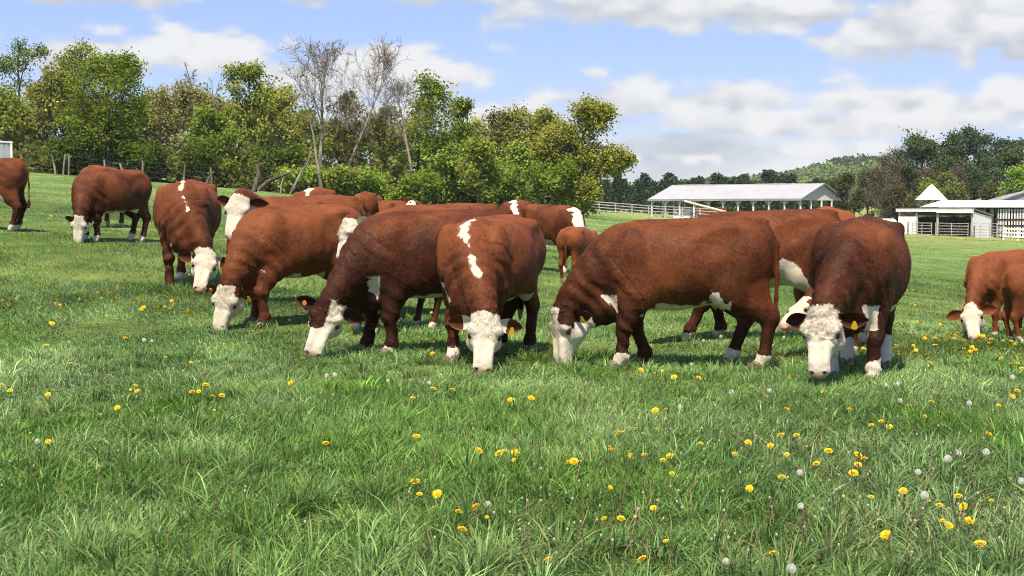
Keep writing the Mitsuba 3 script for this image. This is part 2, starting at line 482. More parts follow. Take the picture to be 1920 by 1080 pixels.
        for i, sg in enumerate((1, -1)):   # legs folded beside the body
            F.ecap((0.40, sg * 0.2, 0.35), (0.48, sg * 0.27, 0.12), 0.10, 0.065, k=0.07)
            F.ecap((0.48, sg * 0.27, 0.10), (0.22, sg * 0.30, 0.06), 0.055, 0.045, k=0.04)
            F.ecap((-0.52, sg * 0.2, 0.40), (-0.30, sg * 0.34, 0.20), 0.19, 0.12, k=0.08)
            F.ecap((-0.30, sg * 0.34, 0.18), (-0.66, sg * 0.36, 0.08), 0.09, 0.055, k=0.05)
            F.ecap((-0.66, sg * 0.36, 0.08), (-0.36, sg * 0.42, 0.05), 0.05, 0.045, k=0.03)
    # udder side / flank fold
    if not calf and not lying:
        F.ball((-0.36, 0, 0.66), (0.13, 0.11, 0.085), 0.08)
    # neck and head
    Pl = to_l(poll); Ml = to_l(muzzle)
    hs = head_size * (1.12 if calf else 1.0)
    a = unit(Ml - Pl)
    fdir = np.array([1.0, 0, 0]) if face is None else np.array([math.cos(math.radians(face - heading)), math.sin(math.radians(face - heading)), 0])
    n = np.array([0, 0, 1.0]) + fdir
    n = unit(n - a * (n @ a))
    sd = np.cross(n, a)
    if roll:
        cr, sr = math.cos(math.radians(roll)), math.sin(math.radians(roll))
        n, sd = cr * n + sr * sd, cr * sd - sr * n
    B0 = np.array([0.46, 0, 1.00 + zz]); nd = unit(Pl - B0)
    nape = Pl - n * 0.085 * hs + a * 0.015
    B1 = (B0 + nape) / 2 + np.array([0.02, 0, 0.05])
    tt = np.linspace(0, 1, 7)[:, None]
    curve = (1 - tt) ** 2 * B0 + 2 * tt * (1 - tt) * B1 + tt ** 2 * nape
    rs = np.interp(tt[:, 0], [0, .3, .65, 1], [.20, .165, .125, .098]) * neck_k
    ro = np.interp(tt[:, 0], [0, .3, .65, 1], [.265, .225, .165, .125]) * neck_k
    if calf: rs, ro = rs * 0.84, ro * 0.84
    sds = []
    for i in range(6):
        w = (i + .5) / 6
        sv = unit((1 - w) * np.array([0, 1.0, 0]) * np.sign(sd[1] if abs(sd[1]) > 0.2 else 1) + w * sd)
        sds.append(sv)
        F.ecap(curve[i], curve[i + 1], (rs[i], ro[i]), (rs[i + 1], ro[i + 1]), s=sv, k=0.06)
    # dewlap: loose skin from throat to brisket
    throat = Pl + a * 0.16 * hs - n * 0.19 * hs
    brisk = np.array([0.60, 0, 0.58 + zz])
    if not lying:
        mid = (throat * 0.45 + brisk * 0.55) + np.array([-0.03, 0, 0.01])
        F.ecap(brisk, mid, (0.085, 0.13), (0.055, 0.09), k=0.09)
        F.ecap(mid, throat, (0.05, 0.08), (0.045, 0.05), k=0.08)
        F.ball((0.56, 0, 0.545 + zz), (0.16, 0.125, 0.12), 0.09)
    hd = HEAD.copy() * hs
    F.loft(Pl, a, sd, n, hd, expo=2.15, k=0.045, taper=0.28)
    hp = lambda t, u, w: Pl + hs * (a * t + sd * u + n * w)
    for sg in (1, -1):
        F.ball(hp(.160, sg * .112, -.030), (.040 * hs, .036 * hs, .036 * hs), 0.04)            # brow
        F.ball(hp(.21, sg * .080, -.175), (.072 * hs,) * 3, 0.06)        # cheek
        F.ball(hp(.478, sg * .054, -.068), .031 * hs, 0.025)            # nostril wing
        F.ecap(hp(.30, sg * .060, -.03), hp(.42, sg * .055, -.04), .028 * hs, .028 * hs, k=0.04)
        F.ball(hp(.208, sg * .140, -.052), .017 * hs, 0.018, cut=True)   # eye socket
        F.ball(hp(.508, sg * .052, -.055), .014 * hs, 0.012, cut=True)  # nostril
    F.ball(hp(.02, 0, -.03), (.05 * hs,) * 3, 0.05)
    # tail
    if tail and not lying:
        sw = rng.uniform(-0.02, 0.02)
        tp = np.array([[-0.80, 0, 1.24], [-0.875, sw * .3, 1.10], [-0.89, sw, 0.85], [-0.885, sw * 1.5, 0.62], [-0.88, sw * 2, 0.48]])
        tr = [0.035, 0.03, 0.022, 0.02, 0.024]
        for i in range(4):
            F.ecap(tp[i], tp[i + 1], tr[i], tr[i + 1], k=0.02)
        F.ecap(tp[4], tp[4] + [0, 0, -0.16], 0.04, 0.02, k=0.03)
    v, f = polygonise(F, res / scale if not calf else res / scale)
    for _ in range(2):   # light smoothing
        e = np.vstack([f[:, [0, 1]], f[:, [1, 2]], f[:, [2, 0]]])
        acc, cnt = np.zeros_like(v), np.zeros(len(v))
        np.add.at(acc, e[:, 0], v[e[:, 1]]); np.add.at(cnt, e[:, 0], 1)
        v = v + 0.35 * (acc / np.maximum(cnt, 1)[:, None] - v)
    nv = vertex_normals(v, f)

    # ---- markings in body space
    nz = lambda q, sc, sd_: meshkit.fbm(q * sc + seed * 3.7, 3, sd_) - 0.5
    w1 = nz(v, 7.0, 1); w2 = nz(v, 16.0, 2)
    wob = w1 * 0.10 + w2 * 0.05
    x, y, z = v.T
    q = (v - Pl) / hs
    ht, hu, hn = q @ a, q @ sd, q @ n
    Fh = np.sqrt((np.maximum(np.abs(ht - .25) - .26, 0)) ** 2 + np.maximum(np.abs(hu) - .11, 0) ** 2 + np.maximum(np.abs(hn + .12) - .13, 0) ** 2)
    # along the neck
    tree = cKDTree(curve)
    fine = np.linspace(0, 1, 60)[:, None]
    cf = (1 - fine) ** 2 * B0 + 2 * fine * (1 - fine) * B1 + fine ** 2 * nape
    nt = cKDTree(cf).query(v)[1] / 59.0
    nq = v - cf[(nt * 59).round().astype(int)]
    sarr = np.array([unit((1 - w) * np.array([0, 1.0, 0]) * np.sign(sd[1] if abs(sd[1]) > 0.2 else 1) + w * sd) for w in np.linspace(0, 1, 60)])
    dirs = np.gradient(cf, axis=0); dirs /= np.linalg.norm(dirs, axis=1, keepdims=True)
    ups = np.cross(dirs, sarr)
    ups *= np.sign(ups @ np.array([1, 0, 1.0]))[:, None]
    ups /= np.linalg.norm(ups, axis=1, keepdims=True)
    ii = (nt * 59).round().astype(int)
    n_side = (nq * sarr[ii]).sum(1); n_up = (nq * ups[ii]).sum(1)
    onneck = (nt > 0.06) & (x > 0.3)
    W = np.zeros(len(v))

    def add(d, soft=0.05):
        """d > 0 inside the white area"""
        nonlocal W
        W = np.maximum(W, np.clip(0.5 + (d + wob) / soft * 0.5, 0, 1))
    opts = dict(white)
    # face: white except the ears' base and a patch in front of them
    base = ht - opts.get('poll', 0.0)
    patch = opts.get('patch', 0.10) - np.hypot((ht - .05) / 1.1, np.minimum(np.abs(hu) - .13, 0) * 1.0) * 1.0 - np.maximum(hn + 0.02, 0) * 2.0
    pd = np.where(np.abs(hu) > .04, opts.get('patch', 0.10) - np.sqrt((ht - .045) ** 2 + (np.abs(hu) - .12) ** 2 + ((hn + .11) * .8) ** 2), -1)
    for sg, key in ((1, 'patch_left'), (-1, 'patch_right')):
        if key in opts:
            pr = opts[key]
            pd = np.maximum(pd, np.where(hu * sg > -0.02, pr - np.sqrt(((ht - .07) * .9) ** 2 + (hu - sg * .10) ** 2 + ((hn + .07) * .8) ** 2), -1))
    face_d = np.where((Fh < 0.05) & (hn > -.30), np.minimum(base, -pd * 1.2), -1)
    jaw_d = np.where((Fh < 0.07) & (hn < -.10), np.minimum(ht - .10, .4), -1)
    add(np.maximum(face_d, jaw_d), 0.03)
    if 'crest' in opts:      # white line along withers and neck
        a0, a1, wd = opts['crest']
        along = np.where(onneck, 0.46 + nt * 0.6, x)
        side = np.where(onneck, n_side, y)
        topness = np.where(onneck, n_up > 0.02, z > 1.05 + zz)
        dd = np.minimum(np.minimum(along - a0, a1 - along), (wd * (0.85 + 1.1 * nz(v * [1, .2, 1], 6.0, 7)) - np.abs(side + nz(v, 5, 9) * .05)) * 1.0)
        add(np.where(topness, dd - np.abs(wob) * 0.2 + w2 * .02, -1), 0.03)
    if opts.get('brisket', 1):
        br = opts.get('brisket', 0.54)
        dd = np.minimum(br - z + zz, np.minimum(x - 0.42, 0.10 - np.maximum(nt - .45, 0) * .8))
        dd = np.minimum(dd, 0.25 - np.abs(y))
        legs_ = (np.abs(y) > 0.13) & ((x < 0.53) | (z < 0.44))
        add(np.where((x > 0.4) & ~legs_, dd, -1), 0.04)
    if opts.get('throat', 0):
        add(np.where(onneck & (n_up < 0) & (z > .42 + zz) & (nt > .2), np.minimum(.055 - np.abs(n_side + .03 * np.sin(nt * 9)), -n_up - .07), -1), 0.03)
    bl = opts.get('belly', 0.60) - 0.035
    add(np.where((x > -0.45) & (x < 0.36) & (z > 0.45 + zz) & (np.abs(y) < 0.30) & ((np.abs(y) < .13) | (x < .2)), bl + zz - z + 0.10 * np.clip(-x - 0.15, 0, 0.3) - np.where(np.abs(y) > .1, np.where(x < -.3, 0.0, 0), 0), -1), 0.03)
    if opts.get('flank', 0):    # white running up in front of the stifle
        add(opts['flank'] - np.hypot((x + 0.31 - .5 * (z - .66 - zz)) * 1.3, (z - 0.60 - zz) * 0.62), 0.03)
    if opts.get('shoulder', 0):
        sx, sy, sz_, sr_ = opts['shoulder']
        add(sr_ - np.sqrt((x - sx) ** 2 + (y - sy) ** 2 + ((z - sz_) * .45) ** 2), 0.03)
    if opts.get('rump', 0):
        add(np.where(x < -0.4, opts['rump'] - np.hypot(x + 0.84, (np.abs(y)) * 0.9), -1), 0.03)
    if opts.get('tail', 0.4):
        tl = (x < -0.855) & (np.abs(y) < 0.09)
        add(np.where(tl, opts.get('tail', 0.4) - z, -1), 0.05)
    for i, (hf, z0, sg) in enumerate(feet):
        m = (np.hypot(x - hf[0], y - hf[1]) < 0.19) & (z < 0.5)
        add(np.where(m, socks[i] + z0 - z, -1), 0.03)
    # bare pink muzzle, dark nostrils and eyelids
    muz = np.clip((ht - .487 + .4 * np.maximum(-hn - .10, 0) * 0 + w2 * .02) / .02, 0, 1) * (hn > -.14) * (Fh < .04)
    U = W.copy()
    U = np.where((muz > 0) & (W > .5), 1 + muz * 0.75, U)
    for sg in (1, -1):
        e = np.linalg.norm(v - hp(.208, sg * .136, -.052), axis=1) / hs
        U = np.where(e < .034, np.maximum(U, 2.0 + (0.034 - e) / .034 * 1.6), U)
        e2 = np.linalg.norm(v - hp(.508, sg * .052, -.05), axis=1) / hs
        U = np.where(e2 < .018, 2.9, U)
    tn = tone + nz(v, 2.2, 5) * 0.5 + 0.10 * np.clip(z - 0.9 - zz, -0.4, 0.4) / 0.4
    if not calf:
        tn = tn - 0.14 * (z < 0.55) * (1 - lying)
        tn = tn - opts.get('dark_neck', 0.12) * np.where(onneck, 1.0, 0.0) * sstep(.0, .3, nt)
    # relief: skin folds on the neck, curls on the poll
    disp = np.zeros(len(v))
    bend = np.sin(nt * 34 + nz(v, 3.0, 4) * 9)
    disp += np.where(onneck & (nt > .15) & (nt < .97) & (Fh > .01), 0.0060 * bend * np.clip(np.abs(n_side) / 0.08, 0.25, 1), 0)
    disp += nz(v, 6.0, 8) * 0.016 * (z > 0.55 + zz) * np.clip(Fh / .06, .12, 1) + np.sin(x * 42 + nz(v, 2, 6) * 5) * 0.0022 * sstep(-.32, -.2, x) * (1 - sstep(.15, .28, x)) * (z < 1.15) * (z > .7)
    top = np.clip((hn + .10 + .08 * curly) / .06, 0, 1) * np.clip((.28 + .05 * curly - ht) / .08, 0, 1) * (Fh < .05) * (ht > -.04)
    disp += top * ((0.006 + 0.020 * curly) * nz(v, 24.0, 12) * 1.6 + curly * .008 * np.abs(np.sin(x * 150 + 14 * nz(v, 12, 3)) * np.sin(z * 150 + 14 * nz(v, 12, 5)) * 1.0))
    crest_fluff = onneck & (n_up > .05)
    disp += np.where(crest_fluff, nz(v, 30.0, 13) * 0.012, 0)
    v = v + nv * disp[:, None]
    nv = vertex_normals(v, f)
    key = numbered(name)
    FEET.extend(to_w(hf) for hf, _, _ in feet)
    tag(key, label, cat, group)
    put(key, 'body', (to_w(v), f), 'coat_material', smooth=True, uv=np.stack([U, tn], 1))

    # ---- hair: short locks lying along the coat
    if hair:
        fa = np.linalg.norm(np.cross(v[f[:, 1]] - v[f[:, 0]], v[f[:, 2]] - v[f[:, 0]]), axis=1)
        wf = fa * (1 + 2.0 * top[f[:, 0]] * (0.3 + curly)) * (U[f[:, 0]] < 1.3) * np.where((Fh[f[:, 0]] < .03) & (ht[f[:, 0]] > .26), .08, 1.0) * (np.linalg.norm(v[f[:, 0]] - hp(.208, 0, -.05), axis=1) > 0)
        for sg in (1, -1):
            wf *= np.linalg.norm(v[f[:, 0]] - hp(.205, sg * .136, -.052), axis=1) > .038 * hs
        pick = rng.choice(len(f), hair, p=wf / wf.sum())
        bc = rng.dirichlet((1, 1, 1), hair)
        tri = f[pick]
        r = (v[tri] * bc[..., None]).sum(1); rn = (nv[tri] * bc[..., None]).sum(1); rn /= np.linalg.norm(rn, axis=1, keepdims=True)
        ru = (U[tri] * bc).sum(1); rt = (tn[tri] * bc).sum(1)
        ru = np.where(ru > 0.5, np.maximum(ru, 1.0), 0.0)
        d = np.tile([-0.75, 0, -0.55], (hair, 1))
        low = r[:, 2] < 0.62
        d[low] = [-.15, 0, -1]
        nk = (onneck[tri[:, 0]])
        d[nk] = -dirs[ii[tri[:, 0]]][nk] + [0, 0, -.5]
        hd_ = Fh[tri[:, 0]] < .02
        d[hd_] = a
        tp_ = top[tri[:, 0]] > .4
        d[tp_] = rng.normal(size=(int(tp_.sum()), 3)) * (0.5 + curly) + a * 0.6
        d = d + rng.normal(size=d.shape) * 0.28
        swirl = (meshkit.noise(r * 9 + seed, 3)[:, None] - .5) * 1.3 * np.cross(rn, d)
        d = d + swirl
        d = d - rn * (d * rn).sum(1, keepdims=True)
        d /= np.linalg.norm(d, axis=1, keepdims=True) + 1e-9
        L = rng.uniform(0.018, 0.036, hair) * np.where(tp_, .75, 1) * np.where(low, .8, 1) * np.where(hd_ & ~tp_, .55, 1)
        lift = rng.uniform(0.05, 0.26, hair) + np.where(tp_, 0.25 + .25 * curly, 0)
        wd = rng.uniform(0.003, 0.0055, hair)
        sdv = np.cross(rn, d)
        root = r - rn * 0.002
        tip = root + d * L[:, None] + rn * (L * lift)[:, None]
        hv = np.stack([root - sdv * wd[:, None] / 2, root + sdv * wd[:, None] / 2, tip], 1).reshape(-1, 3)
        hf_ = np.arange(hair * 3).reshape(-1, 3)
        jt = rt + rng.normal(size=hair) * 0.19 + 0.07  # lighter, scattered lock tones: coat sheen put into the hair colour
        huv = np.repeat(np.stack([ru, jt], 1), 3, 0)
        hn_ = np.repeat(unit_rows(rn * 0.8 + 0.25 * rng.normal(size=rn.shape)), 3, 0)
        k2 = numbered(key + '__coat_hair')
        hv, hn_ = to_w(hv), hn_ @ R.T
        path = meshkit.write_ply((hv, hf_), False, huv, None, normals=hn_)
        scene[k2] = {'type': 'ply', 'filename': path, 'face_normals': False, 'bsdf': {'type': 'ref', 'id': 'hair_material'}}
        tag(k2, kind='stuff')

    # ---- ears, eyes, tags, hooves
    for i, sg in enumerate((1, -1)):
        if ears[i]:
            ev, ef, euv = ear_mesh(rng, tone, ear_white)
            ax = unit(sd * sg * 1.0 - a * 0.05 - n * 0.30 + np.array([0, 0, -1.0]) * ear_droop * 0.6 + np.array([0, 0, 0.12]))
            fw = unit((n * 0.75 + a * 0.65) - ax * ((n * 0.75 + a * 0.65) @ ax))
            upv = np.cross(fw, ax) * (1 if sg < 0 else -1)
            M = np.stack([ax, fw, np.cross(ax, fw)], 1)
            if np.linalg.det(M) < 0: ef = ef[:, ::-1]
            o = hp(.045, sg * .112, -.105)
            put(key, 'ear', (to_w(ev * hs @ M.T + o), ef), 'coat_material', smooth=True, uv=euv)
            for (side, col) in ear_tags:
                if (side == 'left') == (sg > 0):
                    tv, tf = tag_mesh(col)
                    to = o + hs * (ax * 0.115 + fw * 0.03)
                    Mt = np.stack([ax, unit(fw), np.cross(ax, fw)], 1)
                    dn = unit(np.array([0, 0, -1.0]) - fw * (np.array([0, 0, -1.0]) @ fw))
                    Mt = np.stack([np.cross(dn, fw), fw, dn], 1)
                    put(key, 'ear_tag', (to_w(tv @ Mt.T + to), tf), col + '_tag_material', smooth=40)
        if eyes[i] :
            s0 = trimesh.creation.icosphere(2, 0.0215 * hs)
            ec = hp(.210, sg * .1235, -.050)
            put(key, 'eye', (to_w(s0.vertices + ec), s0.faces), 'eye_material', smooth=True)
    for hf, z0, sg in (feet if res < 0.02 else []):
        mb = MB()
        for q_ in (1, -1):
            s0 = trimesh.creation.icosphere(2, 1.0)
            hv = s0.vertices * [0.068, 0.036, 0.054] + [0.012, q_ * 0.027, 0.0]
            hv[:, 2] = np.maximum(hv[:, 2], -0.04)
            hv[:, 0] += np.where(hv[:, 0] > 0, (-hv[:, 2]) * 0.5, 0)
            mb.add(hv + [hf[0] + .01, hf[1], z0 + 0.04], s0.faces)
        m = mb.mesh()
        put(key, 'hoof', (to_w(m[0]), m[1]), 'hoof_material', smooth=True)
    kp = dict(withers=to_w([0.40, 0, 1.29]), hip=to_w([-.45, 0, 1.33]), rump=to_w([-0.84, 0, 1.1]), poll=np.asarray(poll), muzzle=to_w(Pl + a * .53 * hs), FL=to_w(feet[0][0]) if feet else pos, FR=to_w(feet[1][0]) if feet else pos, HL=to_w(feet[2][0]) if feet else pos, HR=to_w(feet[3][0]) if feet else pos)
    KEYPOINTS[key] = {k_: project(p).round().astype(int).tolist() for k_, p in kp.items()}
    return key


KEYPOINTS, FEET = {}, []


def unit_rows(v):
    return v / (np.linalg.norm(v, axis=1, keepdims=True) + 1e-12)


def ear_mesh(rng, tone, white):
    """a cupped leaf: x outwards, y towards the front (hollow side), z across"""
    nu, nv_ = 16, 11
    u = np.linspace(0, 1, nu)[:, None]; w = np.linspace(-1, 1, nv_)[None]
    wid = 0.070 * np.clip(np.sin(np.pi * np.clip(u * 0.93 + 0.09, 0, 1)) ** 0.75, 0.12, 1)
    x = 0.225 * u + 0 * w
    zc = wid * w
    cup = 0.030 * (w ** 2) * np.sin(np.pi * np.clip(u * .9 + .1, 0, 1)) + 0.012 * u ** 2
    shells = []
    for off in (0.0, -0.007):
        th = off * (1 - 0.7 * w ** 2) * (1 - .5 * u)
        shells.append(np.stack([x, cup + th - .004, zc], -1).reshape(-1, 3))
    v = np.vstack(shells)
    i, j = np.meshgrid(np.arange(nu - 1), np.arange(nv_ - 1), indexing='ij')
    q = np.stack([i * nv_ + j, i * nv_ + j + 1, (i + 1) * nv_ + j + 1, (i + 1) * nv_ + j], -1).reshape(-1, 4)
    N = nu * nv_
    border = [(0, j) for j in range(nv_)] + [(i, nv_ - 1) for i in range(1, nu)] + [(nu - 1, j) for j in range(nv_ - 2, -1, -1)] + [(i, 0) for i in range(nu - 2, 0, -1)]
    b = np.array([i * nv_ + j for i, j in border]); b2 = np.roll(b, -1)
    q = np.vstack([q, q[:, ::-1] + N, np.stack([b2, b, b + N, b2 + N], 1)])
    f = np.vstack([q[:, [0, 1, 2]], q[:, [0, 2, 3]]])
    rim = (np.abs(w) > .9) | (u > .96)
    inn = np.where(rim, 0.0, 0.0) + 0 * u * w
    U = np.concatenate([inn.ravel(), (0 * u * w).ravel()])
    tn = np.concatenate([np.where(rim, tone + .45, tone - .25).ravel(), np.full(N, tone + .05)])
    if white:
        uu = np.tile((u + 0 * w).ravel(), 2)
        U = np.where(uu < white, 1.0, U)
    return v, f, np.stack([U, tn], 1)


def tag_mesh(col):
    """an ear tag: tab with rounded lower end, hanging along +z (down), thin in y"""
    if col == 'orange':
        m = trimesh.creation.cylinder(0.022, 0.008, sections=20)
        return m.vertices[:, [0, 2, 1]] + [0, .012, 0], m.faces[:, ::-1]
    r = 0.024 if col == 'yellow' else 0.018
    a = np.linspace(0, np.pi, 13)
    pts = np.vstack([[[-.010, 0], [-.014, .02], [-r, .04]], np.stack([-r * np.cos(a), .052 + r * np.sin(a) * .8], 1), [[r, .04], [.014, .02], [.010, 0]]])
    n = len(pts)
    v = np.vstack([np.stack([pts[:, 0], np.full(n, y), pts[:, 1]], 1) for y in (-.0015, .0015)])
    f = [[0, i, i + 1] for i in range(1, n - 1)] + [[n, n + i + 1, n + i] for i in range(1, n - 1)]
    f += [x for i in range(n) for x in ([i, n + i, (i + 1) % n], [(i + 1) % n, n + i, n + (i + 1) % n])]
    return v + [0, .012, 0], np.array(f)

# ----------------------------------------------------------------- pasture
def soil_colour(p, n, uv):
    a = mikit.fbm(p.x * 0.25, p.y * 0.12, 0, 4)
    b = mikit.fbm(p.x * 3.0, p.y * 2.0, 5, 3)
    c = mikit.mix((0.040, 0.075, 0.016), (0.085, 0.125, 0.032), mikit.smoothstep(0.3, 0.7, a * 0.6 + b * 0.4))
    far = mikit.smoothstep(14.0, 70.0, p.y)
    c = mikit.mix(c, mikit.mix((0.080, 0.135, 0.040), (0.112, 0.160, 0.055), mikit.smoothstep(0.35, 0.65, a)), far)
    tuft = mikit.fbm(p.x * 1.5, p.y * .75, 5, 3)
    c = c * (0.55 + 0.9 * tuft)
    dry = mikit.smoothstep(60.0, 130.0, p.y) * mikit.smoothstep(4.0, 20.0, p.x)
    return mikit.mix(c, (0.150, 0.185, 0.060), dry * 0.8)


scene['soil_material'] = proc_mat(soil_colour, 0.9, specular=0.1)


def field_mesh():
    ys = np.concatenate([np.linspace(-12, 0, 8), np.geomspace(0.6, 40, 120) , np.geomspace(41, 420, 120), np.geomspace(440, 4000, 30)])
    us = np.linspace(-1, 1, 221)
    us = np.sign(us) * np.abs(us) ** 1.5
    Y, Uu = np.meshgrid(ys, us, indexing='ij')
    X = Uu * np.maximum(30, 0.8 * np.abs(Y) + 30)
    Z = ground(X, Y)
    v = np.stack([X, Y, Z], -1).reshape(-1, 3)
    n = len(us)
    i, j = np.meshgrid(np.arange(len(ys) - 1), np.arange(n - 1), indexing='ij')
    f = np.stack([i * n + j, i * n + j + 1, (i + 1) * n + j + 1, (i + 1) * n + j], -1).reshape(-1, 4)
    return v, f


put('', 'field', field_mesh(), 'soil_material', smooth=True)
tag('field', kind='structure')

scene['grass_material'] = {'type': 'principledthin', 'base_color': {'type': 'mesh_attribute', 'name': 'vertex_color'}, 'roughness': 0.36, 'diff_trans': 0.8, 'eta': 1.4}


def grazed(x, y):
    """how short the sward is: tufted in front, cropped round the herd"""
    t = meshkit.fbm(np.stack([x * 0.9, y * 0.7, 0 * x], -1), 3, 31)
    u = meshkit.fbm(np.stack([x * 0.28, y * 0.2, 0 * x + 4], -1), 3, 33)
    return np.clip(0.25 + 1.5 * (t - 0.28) + 0.8 * (u - 0.5), 0.28, 1.6)


def grass(rng, y0, y1, count, h0, w0, segs, margin=0.7, tussock=0):
    y = y0 + (y1 - y0) * rng.random(count) ** (0.92)
    hw = y * 0.366 * 1.03 + margin
    x = (rng.random(count) * 2 - 1) * hw
    tuft = grazed(x, y)
    # gather blades towards tuft centres
    g = meshkit.noise(np.stack([x * 5, y * 5, 0 * x], -1), 41)
    keep = rng.random(count) < 0.35 + 0.9 * g
    x, y, tuft = x[keep], y[keep], tuft[keep]
    out = None
    if tussock:       # coarse tufts: long blades fanning out from one foot
        ty = y0 + (y1 - y0) * rng.random(tussock)
        tx = (rng.random(tussock) * 2 - 1) * (ty * 0.377 + margin)
        out = rng.normal(size=(tussock, 60, 2)) * rng.uniform(.03, .09, (tussock, 1, 1))
        x = (tx[:, None] + out[..., 0]).ravel(); y = (ty[:, None] + out[..., 1]).ravel()
        tuft = np.repeat(rng.uniform(.8, 1.5, tussock), 60) * np.exp(-(out ** 2).sum(-1).ravel() / .02)
        out = np.arctan2(out[..., 1], out[..., 0]).ravel()
        shade_ = np.repeat(np.exp(rng.normal(size=tussock) * .22), 60)[:, None]
    m = len(x)
    z = ground(x, y) - 0.01
    h = h0 * tuft * rng.uniform(0.45, 1.25, m)
    ang = 6.28 * meshkit.fbm(np.stack([x * 0.55, y * 0.55, 0 * x + 9], -1), 2, 51) * 1.6 + rng.normal(size=m) * 1.25
    if out is not None: ang = out + rng.normal(size=m) * .5
    lean = h * np.clip(rng.normal(0.80, 0.5, m) + 0.3 * (tuft - 0.8), 0.05, 1.9)
    L = np.stack([np.cos(ang), np.sin(ang), 0 * ang], 1)
    tw = ang + np.pi / 2 + rng.normal(size=m) * 0.7
    S = np.stack([np.cos(tw), np.sin(tw), 0 * ang], 1)
    w = (w0 * rng.uniform(0.6, 1.35, m))[:, None]
    base = np.stack([x, y, z], 1)
    up = np.array([0, 0, 1.0])
    droop = np.clip(1.1 - 0.25 * (lean / np.maximum(h, 1e-6)) ** 2, 0.35, 1)
    rows = []
    for t in np.linspace(0, 1, segs + 1)[:-1]:
        c = base + up * (h * droop * (t * (2 - t) * 0.5 + t * 0.5))[:, None] + L * (lean * t ** 1.7)[:, None]
        ww = w * (1 - 0.55 * t ** 1.5) / 2
        rows += [c - S * ww, c + S * ww]
    tip = base + up * (h * droop)[:, None] + L * lean[:, None]
    v = np.stack(rows + [tip], 1)
    k = 2 * segs + 1
    f = []
    for s in range(segs - 1):
        f += [[2 * s, 2 * s + 1, 2 * s + 3], [2 * s, 2 * s + 3, 2 * s + 2]]
    f += [[2 * segs - 2, 2 * segs - 1, 2 * segs]]
    F = (np.array(f)[None] + (np.arange(m) * k)[:, None, None]).reshape(-1, 3)
    # colour of each blade
    zone = meshkit.fbm(np.stack([x * 0.35, y * 0.22, 0 * x + 2], -1), 3, 61)[:, None]
    zone2 = meshkit.fbm(np.stack([x * 1.7, y * 1.1, 0 * x + 2], -1), 2, 63)[:, None]
    r = rng.random((m, 1))
    cA, cB, cC = np.array(GRASS_DEEP), np.array(GRASS_BLUE), np.array(GRASS_LIGHT)
    mixz = sstep(.35, .65, zone)
    col = cA * (1 - mixz) + cB * mixz
    lt = np.clip(0.15 + 0.9 * (zone2 - .35) + 0.55 * (r - .5), 0, 1)
    col = col * (1 - lt) + cC * lt
    col = col * np.exp(rng.normal(size=(m, 1)) * .28)
    patch = meshkit.fbm(np.stack([x * 1.5, y * .75, 0 * x + 5], -1), 3, 71)[:, None]
    col = col * (1 + sstep(9, 14, y)[:, None] * (np.clip(.35 + 1.3 * patch, .5, 1.6) - 1))
    yel = sstep(12, 60, y)[:, None] * 0.5
    col = col * (1 - yel) + np.array([0.100, 0.168, 0.055]) * yel
    if out is not None: col = col * shade_
    dry = rng.random(m) < 0.018
    col[dry] = np.array([0.30, 0.25, 0.12]) * rng.uniform(.6, 1.2, (int(dry.sum()), 1))
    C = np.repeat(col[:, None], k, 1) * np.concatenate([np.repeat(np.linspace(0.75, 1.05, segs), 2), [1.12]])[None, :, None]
    return v.reshape(-1, 3), F, C.reshape(-1, 3)


GRASS_DEEP, GRASS_BLUE, GRASS_LIGHT = (0.122, 0.258, 0.046), (0.156, 0.285, 0.100), (0.372, 0.500, 0.240)
if GRASS:
    rng = np.random.default_rng(5)
    bands = [(4.0, 7.2, 110000, .135, .0085, 3, .7), (7.0, 11.5, 170000, .115, .010, 2, .8), (11.3, 19.5, 200000, .098, .012, 2, .9),
             (19, 42, 200000, .095, .016, 1, 1.2), (41, 128, 170000, .075, .030, 1, 3), (4.3, 8, 0, .135, .0075, 3, .6, 620), (8, 13, 0, .115, .0095, 2, .8, 800)]
    V, Fc, Cc, n0 = [], [], [], 0
    for b in bands:
        v, f, c = grass(rng, b[0], b[1], int(b[2] * GRASS), *b[3:])
        V.append(v); Fc.append(f + n0); Cc.append(c); n0 += len(v)
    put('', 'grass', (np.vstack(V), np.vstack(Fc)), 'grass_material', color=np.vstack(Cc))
    tag('grass', 'thick green spring grass growing all over the sloping pasture', 'grass', kind='stuff')

# ----------------------------------------------------------------- trees
scene['leaf_material'] = {'type': 'principledthin', 'base_color': {'type': 'mesh_attribute', 'name': 'vertex_color'}, 'roughness': 0.5, 'diff_trans': 0.65, 'eta': 1.35}


def bark_colour(p, n, uv):
    a = mikit.fbm(p.x * 6, p.y * 6, p.z * 1.5, 3)
    return mikit.mix((0.055, 0.046, 0.038), (0.165, 0.14, 0.115), mikit.smoothstep(.25, .75, a))


def grey_bark_colour(p, n, uv):
    a = mikit.fbm(p.x * 5, p.y * 5, p.z * 1.2, 3)
    return mikit.mix((0.12, 0.105, 0.092), (0.33, 0.30, 0.26), mikit.smoothstep(.25, .75, a))


scene['bark_material'] = proc_mat(bark_colour, 0.9, specular=0.15)
scene['grey_bark_material'] = proc_mat(grey_bark_colour, 0.9, specular=0.15)


